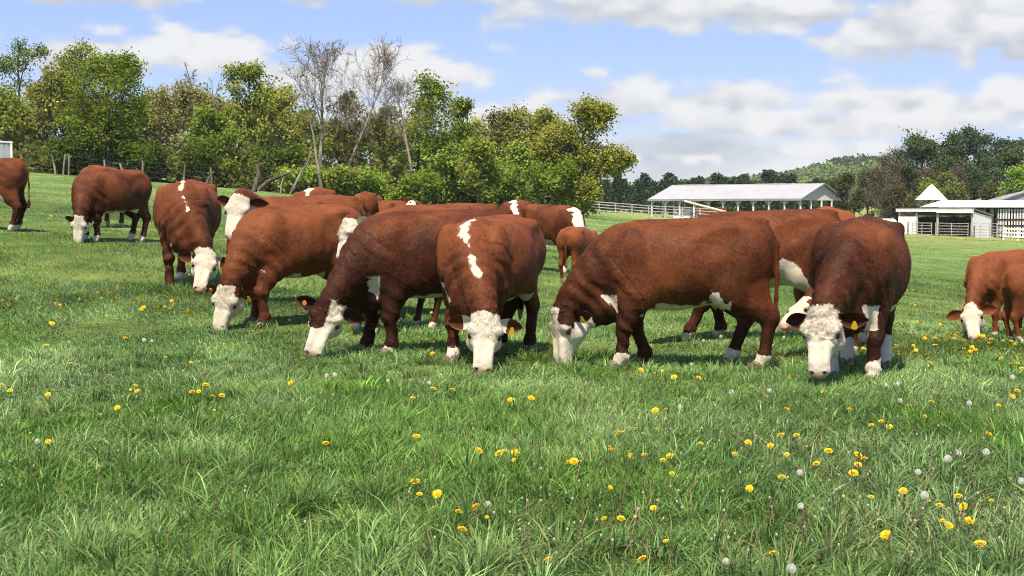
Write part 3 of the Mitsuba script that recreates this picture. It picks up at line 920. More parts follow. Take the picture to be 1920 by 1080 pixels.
class Tubes:
    """many branches at once: every branch has the same number of points and sides"""
    def __init__(self):
        self.g = {}

    def add(self, pts, rad, k):
        self.g.setdefault((len(pts), k), []).append((pts, rad))

    def mesh(self):
        V, F, n0 = [], [], 0
        for (m, k), items in self.g.items():
            P = np.array([i[0] for i in items]); Rr = np.array([i[1] for i in items])
            d = np.gradient(P, axis=1); d /= np.linalg.norm(d, axis=2, keepdims=True) + 1e-9
            ref = np.where(np.abs(d[:, :1, 2:3]) > .8, np.array([1.0, .1, 0]), np.array([0, .1, 1.0]))
            s = np.cross(d, ref); s /= np.linalg.norm(s, axis=2, keepdims=True) + 1e-9
            n = np.cross(d, s)
            a = np.arange(k) * 2 * np.pi / k
            v = P[:, :, None] + Rr[:, :, None, None] * (np.cos(a)[None, None, :, None] * s[:, :, None] + np.sin(a)[None, None, :, None] * n[:, :, None])
            i, j = np.meshgrid(np.arange(m - 1), np.arange(k), indexing='ij')
            q = np.stack([i * k + j, i * k + (j + 1) % k, (i + 1) * k + (j + 1) % k, (i + 1) * k + j], -1).reshape(-1, 4)
            f = np.vstack([q[:, [0, 1, 2]], q[:, [0, 2, 3]]])
            F.append((f[None] + (np.arange(len(P)) * m * k)[:, None, None]).reshape(-1, 3) + n0)
            V.append(v.reshape(-1, 3)); n0 += P.shape[0] * m * k
        return np.vstack(V), np.vstack(F)


def grow(rng, H, r0, spread, clear=0.3, levels=3, limbs=11, sub=6, twig=4, lean=(0, 0), rise=0.55, fork=None, crook=0.12, lmax=1.0, tw=.75):
    """branches of a broad-leaved tree, local coordinates; returns tubes and the twig ends"""
    tb, ends = Tubes(), []
    up = np.array([0, 0, 1.0])

    def path(p, d, L, m, crook, lift):
        pts = [p]
        for _ in range(m - 1):
            d = unit(d + rng.normal(size=3) * crook + up * lift)
            pts.append(pts[-1] + d * L / (m - 1))
        return np.array(pts), d
    trunks = fork or [(0.0, 0.0, 1.0)]
    for (lx, ly, hk) in trunks:
        d = unit(np.array([lean[0] + lx, lean[1] + ly, 1.0]))
        tp, _ = path(np.array([0, 0, -0.3]), d, H * 0.93 * hk, 9, 0.05 + crook * .4, 0.06)
        tr = r0 * hk * (1 - np.linspace(0, 1, 9) ** 0.9 * 0.88)
        tr[0] *= 1.35
        tb.add(tp, tr, 7)
        for i in range(limbs):
            t = clear + (1 - clear) * ((i + rng.random()) / limbs) ** 0.9
            t = min(t, .985)
            x = t * 8; i0 = min(int(x), 7)
            p = tp[i0] + (tp[i0 + 1] - tp[i0]) * (x - i0)
            rr = np.interp(t, np.linspace(0, 1, 9), tr)
            az = i * 2.4 + rng.normal() * 0.5
            prof = math.sin(math.pi * min(1, max(0.0, (t - clear) / (1 - clear)) * 0.78 + 0.22)) ** .6
            L = spread * lmax * max(prof, .3) * rng.uniform(0.75, 1.15)
            dd = unit(np.array([math.cos(az), math.sin(az), rise + t * 0.5 + rng.normal() * .15]))
            lp, _ = path(p, dd, L, 6, crook, 0.10)
            lr = rr * 0.55 * (1 - np.linspace(0, 1, 6) * 0.8)
            tb.add(lp, np.maximum(lr, .012), 5)
            for j in range(sub):
                u = 0.25 + 0.75 * (j + rng.random()) / sub
                y = min(u, .99) * 5; j0 = min(int(y), 4)
                p2 = lp[j0] + (lp[j0 + 1] - lp[j0]) * (y - j0)
                d2 = unit(unit(lp[j0 + 1] - lp[j0]) + rng.normal(size=3) * 0.75 + up * .25)
                L2 = L * 0.5 * (1.15 - u * .6) * rng.uniform(.6, 1.2)
                sp, _ = path(p2, d2, L2, 4, crook * 1.3, 0.08)
                sr = max(np.interp(u, [0, 1], [lr[0], lr[-1]]) * .5, .012) * np.linspace(1, .45, 4)
                tb.add(sp, sr, 4)
                ends.append(sp[-1])
                for k in range(twig):
                    v = 0.2 + 0.8 * (k + rng.random()) / max(twig, 1)
                    z = min(v, .99) * 3; k0 = min(int(z), 2)
                    p3 = sp[k0] + (sp[k0 + 1] - sp[k0]) * (z - k0)
                    d3 = unit(unit(sp[k0 + 1] - sp[k0]) + rng.normal(size=3) * 0.8 + up * .2)
                    L3 = L2 * rng.uniform(.35, .75)
                    wp, _ = path(p3, d3, L3, 3, crook * 1.5, 0.05)
                    tb.add(wp, np.array([.018, .014, .008]) * max(1, H / 9) * tw, 3)
                    ends.append(wp[-1])
                    if levels > 3:
                        for _ in range(3):
                            d4 = unit(d3 + rng.normal(size=3) * .7 + up * .15)
                            q0 = wp[int(rng.integers(0, 3))]
                            fp, _ = path(q0, d4, L3 * rng.uniform(.4, .9), 3, .2, .05)
                            tb.add(fp, np.array([.013, .010, .006]) * max(1, H / 9) * tw, 3)
                            ends.append(fp[-1])
    return tb, np.array(ends)


def leaves(rng, centres, per, sigma, size, col, var=0.25, light=None, flat=0.75):
    """leaf sprays: small bent quads round the twig ends"""
    n = len(centres)
    tone = rng.normal(size=(n, 1)) * var
    c = np.repeat(centres, per, 0)
    m = len(c)
    p = c + rng.normal(size=(m, 3)) * sigma * np.array([1, 1, flat])
    nn = unit_rows(rng.normal(size=(m, 3)) * .75 + [0, -.35, .75])
    a = unit_rows(np.cross(nn, rng.normal(size=(m, 3))))
    b = np.cross(nn, a)
    s = (size * rng.uniform(.55, 1.3, m))[:, None]
    v = np.stack([p, p + a * s * .55 + b * s * .33, p + a * s, p + a * s * .55 - b * s * .33], 1)
    f = np.array([[0, 1, 2], [0, 2, 3]])[None] + (np.arange(m) * 4)[:, None, None]
    t = np.repeat(tone, per, 0) + rng.normal(size=(m, 1)) * var * .6
    cc = np.asarray(col) * np.exp(t)
    if light is not None:
        w = np.clip(.35 + np.repeat(rng.normal(size=(n, 1)) * .3, per, 0) + rng.normal(size=(m, 1)) * .15, 0, 1)
        cc = cc * (1 - w) + np.asarray(light) * w * np.exp(t * .6)
    return v.reshape(-1, 3), f.reshape(-1, 3), np.repeat(np.clip(cc, .005, .6), 4, 0)


def place_tree(px, D):
    x = (px - 960) / FPX * D
    return np.array([x, D, float(ground(x, D))])


def tree_height(ytop, D, z0):
    return 1.45 + (390 - ytop) / FPX * D - z0


def tree(name, label, px, ytop, width, D, seed, leaf=None, per=12, sigma=.33, size=.30, light=None, bark='bark_material', group=None, r0=None, cat='tree', scale_h=1.0, **kw):
    rng = np.random.default_rng(seed)
    o = place_tree(px, D)
    H = tree_height(ytop, D, o[2]) * scale_h
    spread = width / FPX * D * 0.5
    tb, ends = grow(rng, H, r0 or H * 0.017 + .03, spread, tw=.85 if leaf is None else .7, **kw)
    key = numbered(name)
    v, f = tb.mesh()
    top = np.percentile(v[:, 2], 99.8)
    v[:, 2] *= H / top
    ends = ends * [1, 1, H / top]
    put(key, 'trunk', (v + o, f), bark, smooth=True)
    if leaf is not None:
        lv, lf, lc = leaves(rng, ends, per, sigma * .8, size * .85, leaf, light=light)
        put(key, 'crown', (lv + o, lf), 'leaf_material', color=lc)
    tag(key, label, cat, group)
    return key




def lobed(name, label, px, D, seed, lobes, col, per_lobe=150, light=None, trunk=.2, bark='bark_material', group=None):
    """a tree whose crown is the foliage masses one sees: (px, py, half width, half height) each, with a limb running to every mass"""
    rng = np.random.default_rng(seed)
    o = place_tree(px, D); k = D / FPX
    tb, C = Tubes(), []
    L = np.array([[(a - px) * k, rng.uniform(-.35, .35) * (w + h) * k, 1.45 + (390 - b) * k - o[2], w * k, h * k] for a, b, w, h in lobes]) * [1, 1, 1, 1.12, 1.12]
    order = np.argsort(L[:, 2])
    top = L[order[-1]]
    n = 8
    t = np.linspace(0, 1, n)[:, None]
    tp = np.array([0, 0, -.3]) * (1 - t) + (top[:3] - [0, 0, top[4] * .3]) * t + np.array([0, 0, 0]) + rng.normal(size=(n, 3)) * .12 * np.sin(np.pi * t)
    tr = trunk * (1 - t[:, 0] ** .9 * .8); tr[0] *= 1.4
    tb.add(tp, tr, 7)
    for x, y, z, w, h in L:
        i = int(np.clip(np.searchsorted(tp[:, 2], z - max(w, h) * 1.6 - .6), 1, n - 2))
        p, q = tp[i], np.array([x, y, z - h * .2])
        s = np.linspace(0, 1, 6)[:, None]
        lp = p * (1 - s) + q * s + np.array([0, 0, 1.0]) * (np.sin(np.pi * s) * .18 * np.linalg.norm(q - p)) * .5 + rng.normal(size=(6, 3)) * .07 * np.sin(np.pi * s)
        tb.add(lp, tr[i] * .55 * np.linspace(1, .3, 6) + .01, 5)
        m = per_lobe // 6 + 6
        d = unit_rows(rng.normal(size=(m, 3)) + [0, -.15, .2])
        rad = rng.uniform(.45, 1.08, (m, 1)) ** .6
        e = np.array([x, y, z]) + d * rad * [w, (w + h) * .5, h]
        for j in range(0, m, 2):
            s3 = np.linspace(0, 1, 3)[:, None]
            tb.add(lp[3 + j % 3] * (1 - s3) + e[j] * s3 + rng.normal(size=(3, 3)) * .08, np.array([.03, .02, .008]), 3)
        C.append(e)
    C = np.vstack(C)
    key = numbered(name)
    v, f = tb.mesh()
    put(key, 'trunk', (v + o, f), bark, smooth=True)
    lv, lf, lc = leaves(rng, C, 30, .28, .20, col, light=light)
    put(key, 'crown', (lv + o, lf), 'leaf_material', color=lc)
    tag(key, label, 'tree', group)


DARK, MID, OLIVE, YELLOW, TAN, BRIGHT = (0.120, 0.180, 0.024), (0.180, 0.245, 0.036), (0.220, 0.245, 0.058), (0.310, 0.340, 0.070), (0.360, 0.320, 0.140), (0.235, 0.370, 0.060)
ORD = 'first second third fourth fifth sixth seventh eighth ninth tenth eleventh twelfth thirteenth fourteenth fifteenth sixteenth seventeenth'.split()
if TREES:
    W = 'tree'
    lobed('leafy_tree', 'thin dark topped tree standing highest at the left end of the tree line', 40, 112, 1, [(44, 92, 10, 14), (28, 122, 22, 16), (62, 116, 18, 16), (80, 100, 10, 9), (42, 148, 26, 18), (15, 130, 12, 14)], DARK, 46, light=MID)
    tree('leafy_tree', 'dense yellow green tree at the far left edge of the tree line', 8, 165, 120, 108, 2, MID, 16, .36, .30, light=YELLOW, clear=.12, limbs=13)
    tree('leafy_tree', 'loose yellow green tree with a dark crooked trunk left of the big round crown', 92, 135, 120, 106, 3, OLIVE, 12, .34, .28, light=YELLOW, clear=.2, limbs=12)
    lobed('leafy_tree', 'mid green tree with tufted top just left of the big round crown', 145, 108, 4, [(152, 98, 22, 13), (128, 122, 20, 14), (160, 128, 24, 18), (140, 160, 34, 22), (118, 190, 26, 20), (150, 205, 30, 24)], MID, 120, light=YELLOW)
    lobed('leafy_tree', 'big round dense green tree, the fullest crown of the left tree line', 205, 101, 5, [(205, 128, 36, 22), (238, 130, 22, 22), (172, 160, 40, 32), (240, 172, 36, 34), (203, 185, 52, 40), (160, 226, 40, 30), (250, 222, 30, 34), (206, 246, 52, 32), (168, 272, 30, 22), (236, 275, 30, 20)], (0.140, 0.205, 0.022), 330, light=(0.215, .280, .034), trunk=.3)
    tree('budding_tree', 'tan budding oak with open crown right of the big round green tree', 312, 152, 150, 104, 6, TAN, 9, .30, .24, light=OLIVE, clear=.25, limbs=14, sub=7, rise=.8)
    tree('bare_tree', 'thin bare tree poking up behind the tan budding oak', 378, 118, 70, 116, 7, None, bark='grey_bark_material', levels=4, clear=.45, limbs=7, sub=4, rise=1.0)
    tree('bare_tree', 'spindly bare tree left of the tall yellow green tree', 425, 148, 70, 116, 8, None, bark='grey_bark_material', levels=4, clear=.4, limbs=7, sub=4, rise=.9)
    tree('leafy_tree', 'tall yellow green tree with pointed loose top between bare trees', 474, 125, 130, 106, 9, MID, 14, .34, .28, light=YELLOW, clear=.2, limbs=14, rise=.8)
    tree('leafy_tree', 'fresh green small tree in front of the spindly bare tree', 405, 212, 100, 103, 10, MID, 16, .34, .28, light=BRIGHT, clear=.12, limbs=11)
    tree('budding_tree', 'olive budding tree left of the tallest bare tree', 540, 208, 130, 107, 11, OLIVE, 10, .32, .26, light=YELLOW, clear=.15, limbs=12)
    tree('bare_tree', 'tallest bare tree with dark trunk and fine spreading twigs', 598, 66, 215, 103, 12, None, bark='grey_bark_material', levels=4, clear=.40, limbs=15, sub=8, rise=.8, r0=.19)
    tree('bare_tree', 'tall bare grey tree leaning right beside the tallest bare tree', 640, 78, 210, 105, 13, None, bark='grey_bark_material', levels=4, clear=.30, limbs=15, sub=8, lean=(.12, 0), rise=.75, r0=.15)
    tree('bare_tree', 'pale barkless dead trunk standing below the tallest bare tree', 603, 215, 50, 98, 14, None, bark='grey_bark_material', levels=3, clear=.6, limbs=6, sub=3, twig=2, rise=1.0, r0=.17)
    tree('budding_tree', 'brownish olive tree under the leaning bare grey tree', 662, 178, 100, 106, 15, (0.10, .095, .03), 10, .30, .24, light=OLIVE, clear=.2, limbs=12)
    tree('bare_tree', 'bare grey tree leaning left with forked top near the middle', 786, 135, 150, 102, 16, None, bark='grey_bark_material', levels=4, clear=.42, limbs=13, sub=6, lean=(-.27, 0), rise=1.2, r0=.16, crook=.1)
    tree('half_bare_tree', 'half bare tree leaning right with leaves on its left side', 803, 148, 150, 99, 17, MID, 3, .30, .26, bark='grey_bark_material', levels=4, clear=.4, limbs=11, sub=5, lean=(.22, 0), rise=1.0, r0=.15)
    tree('leafy_tree', 'narrow green tree with clumped leaves left of the half bare tree', 790, 190, 70, 104, 18, MID, 13, .34, .28, light=BRIGHT, clear=.2, limbs=10)
    tree('budding_tree', 'olive tree between the two leaning bare trees and the tall ones', 722, 208, 110, 108, 19, OLIVE, 12, .32, .26, light=YELLOW, clear=.12, limbs=12)
    tree('leafy_tree', 'small dark topped tree right of the half bare tree', 880, 192, 75, 107, 20, DARK, 13, .3, .26, light=MID, clear=.25, limbs=10)
    tree('budding_tree', 'brownish thin crowned tree left of the pale open tree', 925, 212, 105, 106, 21, (0.12, .11, .045), 8, .3, .24, light=OLIVE, clear=.2, limbs=12)
    tree('leafy_tree', 'open pale green tree with visible dark limbs near the right end', 985, 203, 130, 106, 22, OLIVE, 9, .32, .26, light=YELLOW, clear=.35, limbs=12, sub=6)
    tree('leafy_tree', 'yellow green tree just left of the broad oak at the right end', 1035, 212, 110, 104, 23, OLIVE, 13, .34, .28, light=YELLOW, clear=.25, limbs=12)
    # the broad oak that ends the line
    lobed('oak_tree', 'broad yellow green oak with lobed crown ending the tree line', 1074, 97, 24, [(1100, 208, 22, 17), (1132, 214, 10, 9), (1112, 240, 24, 18), (1052, 250, 30, 18), (1066, 278, 46, 24), (1022, 275, 20, 18), (1112, 292, 40, 20), (1150, 296, 24, 15), (1168, 303, 12, 8), (1048, 312, 34, 22), (1090, 326, 34, 20), (1140, 318, 20, 12), (1060, 345, 24, 18), (1100, 358, 22, 16)], (0.235, .265, .040), 260, light=(0.350, .370, .07), trunk=.24)
    # a second row behind closes the gaps
    for i in range(17):
        px = -40 + i * 66 + (i * 37 % 23)
        tree('wood_tree', 'green tree in the second row of the wood, ' + ORD[i] + ' from the left', px, [178, 200, 168, 188, 212, 180][i % 6] + (22 if px > 520 else 0) + (24 if px > 640 else 0) + (14 if px > 850 else 0), 150, 120 + i % 4 * 3, 100 + i, [YELLOW, MID, YELLOW, OLIVE][i % 4], 22 if px < 620 else 15, .45, .34,
             light=[YELLOW, MID, YELLOW, TAN][i % 4], clear=.06, limbs=14, sub=5, group='trees in the second row of the wood')
    for i in range(2, 26):       # undergrowth along the edge of the wood
        px = -20 + i * 43 + (i * 53 % 29)
        left = px < 560
        tree('bush', ('dark green bush at the foot of the left trees, ' + ORD[i - 2] + ' from the left' if left else 'bright green bush at the foot of the right trees, ' + ORD[i - 14] + ' from the bare trees'), px,
             (262 + (i * 31 % 45) if left else (306 + (i * 29 % 28) if px < 790 else 262 + (i * 29 % 55))), 70 + (i * 37 % 75), (96 if not left else 100) + i % 3 * 2.5, 200 + i,
             [(0.05, .085, .014), MID, OLIVE][i % 3] if left else BRIGHT if i % 3 else MID, 16, .34, .27,
             light=(MID if left else [(0.15, .24, .03), YELLOW][i % 2]), clear=.02, limbs=10, sub=5, rise=.7, r0=.05, cat='bush', group='dark bushes under the left trees' if left else 'bright bushes under the right trees')


if TREES:      # low growth on the floor of the wood
    r_ = np.random.default_rng(91)
    n = 15000
    q = np.stack([r_.uniform(-150, 1090, n), r_.uniform(99, 128, n)], 1)
    x = (q[:, 0] - 960) / FPX * q[:, 1]
    h = np.abs(r_.normal(size=n)) * 1.1 * (.4 + 1.2 * meshkit.noise(np.stack([x * .35, q[:, 1] * .2, 0 * x], -1), 5))
    lv, lf, lc = leaves(r_, np.stack([x, q[:, 1], ground(x, q[:, 1]) + h], 1), 2, .2, .42, (.085, .115, .028), .3, light=(.17, .17, .06))
    put('', 'undergrowth', (lv, lf), 'leaf_material', color=lc)
    tag('undergrowth', 'low brownish green undergrowth covering the floor of the wood', 'undergrowth', kind='stuff')


def conifer(rng, H, w, col, dens=1.0, ragged=0.0):
    """dark needled tree: whorls of drooping boughs made of needle sprays"""
    tb = Tubes()
    tb.add(np.array([[0, 0, -.3], [0, 0, H * .5], [0, 0, H]]), np.array([H * .017, H * .011, .01]), 6)
    C = []
    n = int(24 * dens)
    for i in range(n):
        t = .10 + .90 * (i + rng.random()) / n
        L = w * (1 - t) ** .85 * rng.uniform(.6, 1.15) + .12
        if ragged and rng.random() < ragged * .35: continue
        for k in range(5):
            az = rng.random() * 6.28
            d = np.array([math.cos(az), math.sin(az), .12 - .25 * (1 - t)])
            p = np.array([0, 0, H * t])
            if k < 2: tb.add(np.array([p, p + d * L * .9]), np.array([.025, .008]), 3)
            for u in np.linspace(.3, 1, 4):
                C.append(p + d * L * u)
    C = np.array(C)
    lv, lf, lc = leaves(rng, C, 4, .16 * max(w, .9), .42 * max(w, .9) / 1.4, col, .25, flat=.6)
    return tb.mesh(), (lv, lf, lc)


def pine(rng, H, w, col, clear=.35):
    tb, ends = grow(rng, H, H * .018 + .05, w, clear=clear, limbs=18, sub=6, twig=3, rise=.22, crook=.16)
    v, f = tb.mesh(); k = H / np.percentile(v[:, 2], 99.8); v[:, 2] *= k
    return (v, f), leaves(rng, ends * [1, 1, k], 17, .42, .34, col, .3, light=np.array(col) * 1.7, flat=.5)


if TREES:
    CON = (0.050, 0.090, 0.040)
    protos = []
    for i in range(4):
        (tv, tf), (lv, lf, lc) = conifer(np.random.default_rng(300 + i), 8.0, 1.9, np.array(CON) * [1, 1.15, .9, 1.3][i])
        protos.append((mikit.ply((tv, tf), 'bark_material', smooth=True), mikit.ply((lv, lf), 'leaf_material', color=lc)))
    rng = np.random.default_rng(8)
    for i in range(52):
        px = 1085 + i * 9.4 + rng.uniform(-4, 4)
        D = rng.uniform(255, 300)
        o = place_tree(px, D)
        ytop = 338 + 8 * math.sin(i * 1.3) + rng.uniform(-6, 8) - (6 if px > 1330 else 0) + (10 if px > 1480 else 0)
        H = tree_height(ytop, D, o[2])
        s = H / 8.0
        key = numbered('spruce_tree')
        a, b = protos[i % 4]
        m = (T4().translate(o.tolist()).rotate([0, 0, 1], float(rng.random() * 360)).scale([s * 1.15, s * 1.15, s]))
        scene[key + '__trunk'] = {**a, 'to_world': m}
        scene[key + '__crown'] = {**b, 'to_world': m}
        tag(key, 'small dark spruce in the row behind the open sided barn', 'tree', 'spruces in the far row')
    # tall dark pines behind the farm sheds
    for i, (px, yt, wd, D, lab) in enumerate([
            (1712, 268, 95, 186, 'dark pine at the left shoulder of the pine clump'), (1748, 255, 95, 192, 'dark pine second from the left in the pine clump'),
            (1790, 246, 100, 188, 'tall dark pine in the middle of the pine clump'), (1822, 241, 90, 194, 'tallest dark pine with a pointed top in the clump'),
            (1858, 276, 80, 188, 'lower dark pine right of the tallest pine'), (1886, 262, 80, 192, 'dark pine second from the right end of the clump'),
            (1922, 272, 80, 188, 'dark pine cut off by the right edge of the view'), (1770, 300, 90, 180, 'short dark pine in front of the tall pines above the cone roof'),
            (1840, 320, 90, 178, 'short dark pine in front of the clump above the long white roof')]):
        r_ = np.random.default_rng(400 + i)
        o = place_tree(px, D); H = tree_height(yt, D, o[2])
        (tv, tf), (lv, lf, lc) = pine(r_, H, wd / FPX * D * .72, [(0.055, 0.088, 0.036), (0.066, 0.098, 0.036), (0.050, 0.084, 0.040)][i % 3], .05)
        key = numbered('pine_tree')
        put(key, 'trunk', (tv + o, tf), 'bark_material', smooth=True)
        put(key, 'crown', (lv + o, lf), 'leaf_material', color=lc)
        tag(key, lab, 'tree')
    for i, (px, yt, wd, D) in enumerate([(1668, 292, 60, 182), (1690, 280, 70, 184), (1648, 318, 60, 178), (1728, 318, 60, 176), (1800, 318, 60, 174)]):
        tree('grey_tree', ['bare grey tree at the left edge of the pine clump', 'taller bare grey tree against the left pines', 'low bare grey tree left of the pine clump', 'grey twiggy tree left of the cone roof', 'grey twiggy tree right of the cone roof'][i],
             px, yt, wd, D, 500 + i, (0.12, .10, .07), 2, .4, .25, bark='grey_bark_material', levels=4, clear=.15, limbs=12, sub=5, rise=.9)
    for i, (px, yt, wd, D, c) in enumerate([(1590, 330, 70, 200, (0.05, .062, .02)), (1622, 325, 70, 205, (0.045, .055, .02)), (1655, 342, 70, 190, (0.06, .062, .028)), (1685, 352, 70, 180, (0.07, .065, .03)), (1560, 342, 60, 212, (0.045, .062, .02)),
                                            (1530, 348, 60, 240, (0.05, .07, .02)), (1745, 342, 60, 170, (0.12, .16, .03)), (1786, 348, 55, 168, (0.10, .125, .035)), (1775, 330, 60, 172, (0.10, .13, .035)), (1908, 318, 70, 166, (0.13, .22, .025)), (1850, 348, 50, 168, (.07, .085, .03)), (1718, 338, 60, 178, (.07, .075, .03))]):
        tree('scrub_tree', ['dark olive scrub tree just right of the barn gable', 'second dark olive scrub tree right of the barn gable', 'brown olive scrub tree midway between barn and shed', 'low brown scrub tree behind the left end of the shed', 'dark scrub tree touching the barn gable', 'green scrub tree behind the barn gable peak',
                            'bright yellow green bush just right of the cone roof', 'pale olive bush above the left end of the long white roof', 'loose green bush rising right of the cone roof tip', 'bright green bush at the right edge above the grey roof', 'small olive bush above the middle of the long white roof', 'brown olive bush left of the cone roof tip'][i],
             px, yt, wd, D, 600 + i, np.array(c) * 1.35, 16, .42, .36, light=np.array(c) * 2.0, clear=.04, limbs=11, sub=5)

# the wooded hill far behind the barn
scene['hill_material'] = matte((0.05, 0.075, 0.02), 0.95, specular=0.05)


def hill_height(x, y):
    h = PchipInterpolator([-400, 0, 60, 110, 160, 177, 198, 211, 225, 235, 255, 300, 420], [1, 3, 8, 12.5, 16, 18.5, 23.5, 27, 28, 25, 17, 9, 4])(x)
    return h * np.exp(-((y - 900) / 150.0) ** 2) - 1


hx, hy = np.meshgrid(np.linspace(-150, 420, 110), np.linspace(680, 1150, 50), indexing='ij')
hz = hill_height(hx, hy) + 1.0
i, j = np.meshgrid(np.arange(109), np.arange(49), indexing='ij')
put('', 'hill', (np.stack([hx, hy, hz], -1).reshape(-1, 3), np.stack([i * 50 + j, (i + 1) * 50 + j, (i + 1) * 50 + j + 1, i * 50 + j + 1], -1).reshape(-1, 4)), 'hill_material', smooth=True)
tag('hill', kind='structure')
if TREES:
    rng = np.random.default_rng(77)
    n = 2600
    x, y = rng.uniform(-60, 330, n), rng.uniform(740, 930, n)
    z = hill_height(x, y)
    ok = z > 3
    x, y, z = x[ok], y[ok], z[ok]
    m = len(x)
    per = 34
    r = rng.uniform(2.0, 3.6, m)
    d = unit_rows(rng.normal(size=(m * per, 3)) + [0, 0, .4])
    c = np.repeat(np.stack([x, y, z + 2.5 + r * .5], 1), per, 0) + d * np.repeat(r, per)[:, None] * rng.uniform(.75, 1.05, (m * per, 1))
    lv, lf, lc = leaves(rng, c, 1, .2, 2.3, (0.09, .13, .03), .12)
    pale = meshkit.fbm(np.stack([x / 40, y / 60, 0 * x], -1), 3, 3)
    tone = np.where(((x > 190) & (z > 22))[:, None] | (pale < .42)[:, None], np.array([[.050, .092, .034]]), np.array([[.15, .225, .065]])) * np.exp(rng.normal(size=(m, 1)) * .22)
    lc = np.repeat(np.repeat(tone, per, 0) * np.exp(rng.normal(size=(m * per, 1)) * .15), 4, 0)
    put('', 'hill_forest', (lv, lf), 'leaf_material', color=lc)
    tag('hill_forest', 'pale and dark green woodland covering the distant rounded hill', 'forest', kind='stuff')

# ----------------------------------------------------------------- farm buildings, fences
def metal_bump_colour(a, b):
    def fn(p, n, uv):
        s = mikit.fbm(p.x * .8, p.y * .8, p.z * 1.5, 3)
        d = mikit.fbm(p.x * 4, p.y * 4, p.z * .7, 3)
        return mikit.mix(a, b, mikit.smoothstep(.3, .75, .5 * s + .5 * d))
    return fn


scene['white_metal'] = proc_mat(metal_bump_colour((.86, .86, .86), (.76, .76, .75)), .5)
scene['roof_metal'] = proc_mat(metal_bump_colour((.345, .37, .41), (.31, .33, .365)), .6)
scene['grey_metal'] = proc_mat(metal_bump_colour((.30, .31, .32), (.20, .205, .21)), .5)
scene['pale_blue_metal'] = proc_mat(metal_bump_colour((.34, .38, .43), (.28, .31, .35)), .5)
scene['grey_wood'] = proc_mat(metal_bump_colour((.50, .49, .47), (.34, .33, .31)), .85)
scene['white_wood'] = proc_mat(metal_bump_colour((.80, .80, .78), (.62, .61, .58)), .7)
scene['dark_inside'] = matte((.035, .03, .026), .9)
scene['tan_hay'] = proc_mat(metal_bump_colour((.20, .15, .09), (.11, .08, .05)), .95)
scene['wrap_plastic'] = proc_mat(metal_bump_colour((.82, .82, .81), (.62, .60, .57)), .35)
scene['red_paint'] = proc_mat(metal_bump_colour((.20, .035, .025), (.10, .03, .025)), .6)
scene['cream_paint'] = matte((.62, .58, .40), .6)
scene['black_rubber'] = matte((.02, .02, .02), .7)
scene['dirt_material'] = proc_mat(metal_bump_colour((.33, .27, .19), (.24, .20, .14)), .95)


def ribs(mb, p0, du, dv, Lu, Lv, step, n, h=.03, w=.05):
    """raised seams along dv on a sheet p0 + u du + v dv"""
    p0, du, dv, n = (np.asarray(x, float) for x in (p0, du, dv, n))
    for u in np.arange(step / 2, Lu, step):
        c = p0 + du * u + dv * Lv / 2 + n * (h / 2 - .008)
        mb.box(c, (w, Lv, h), np.stack([du, dv, n], 1))
    return mb


def sheet(corners, thick):
    """a slab from four corners (ccw seen from outside), thick inwards"""
    c = np.asarray(corners, float)
    n = unit(np.cross(c[1] - c[0], c[3] - c[0]))
    v = np.vstack([c, c - n * thick])
    f = [[0, 1, 2, 3], [7, 6, 5, 4]] + [[i, i + 4, (i + 1) % 4 + 4, (i + 1) % 4] for i in range(4)]
    return v, np.array(f)


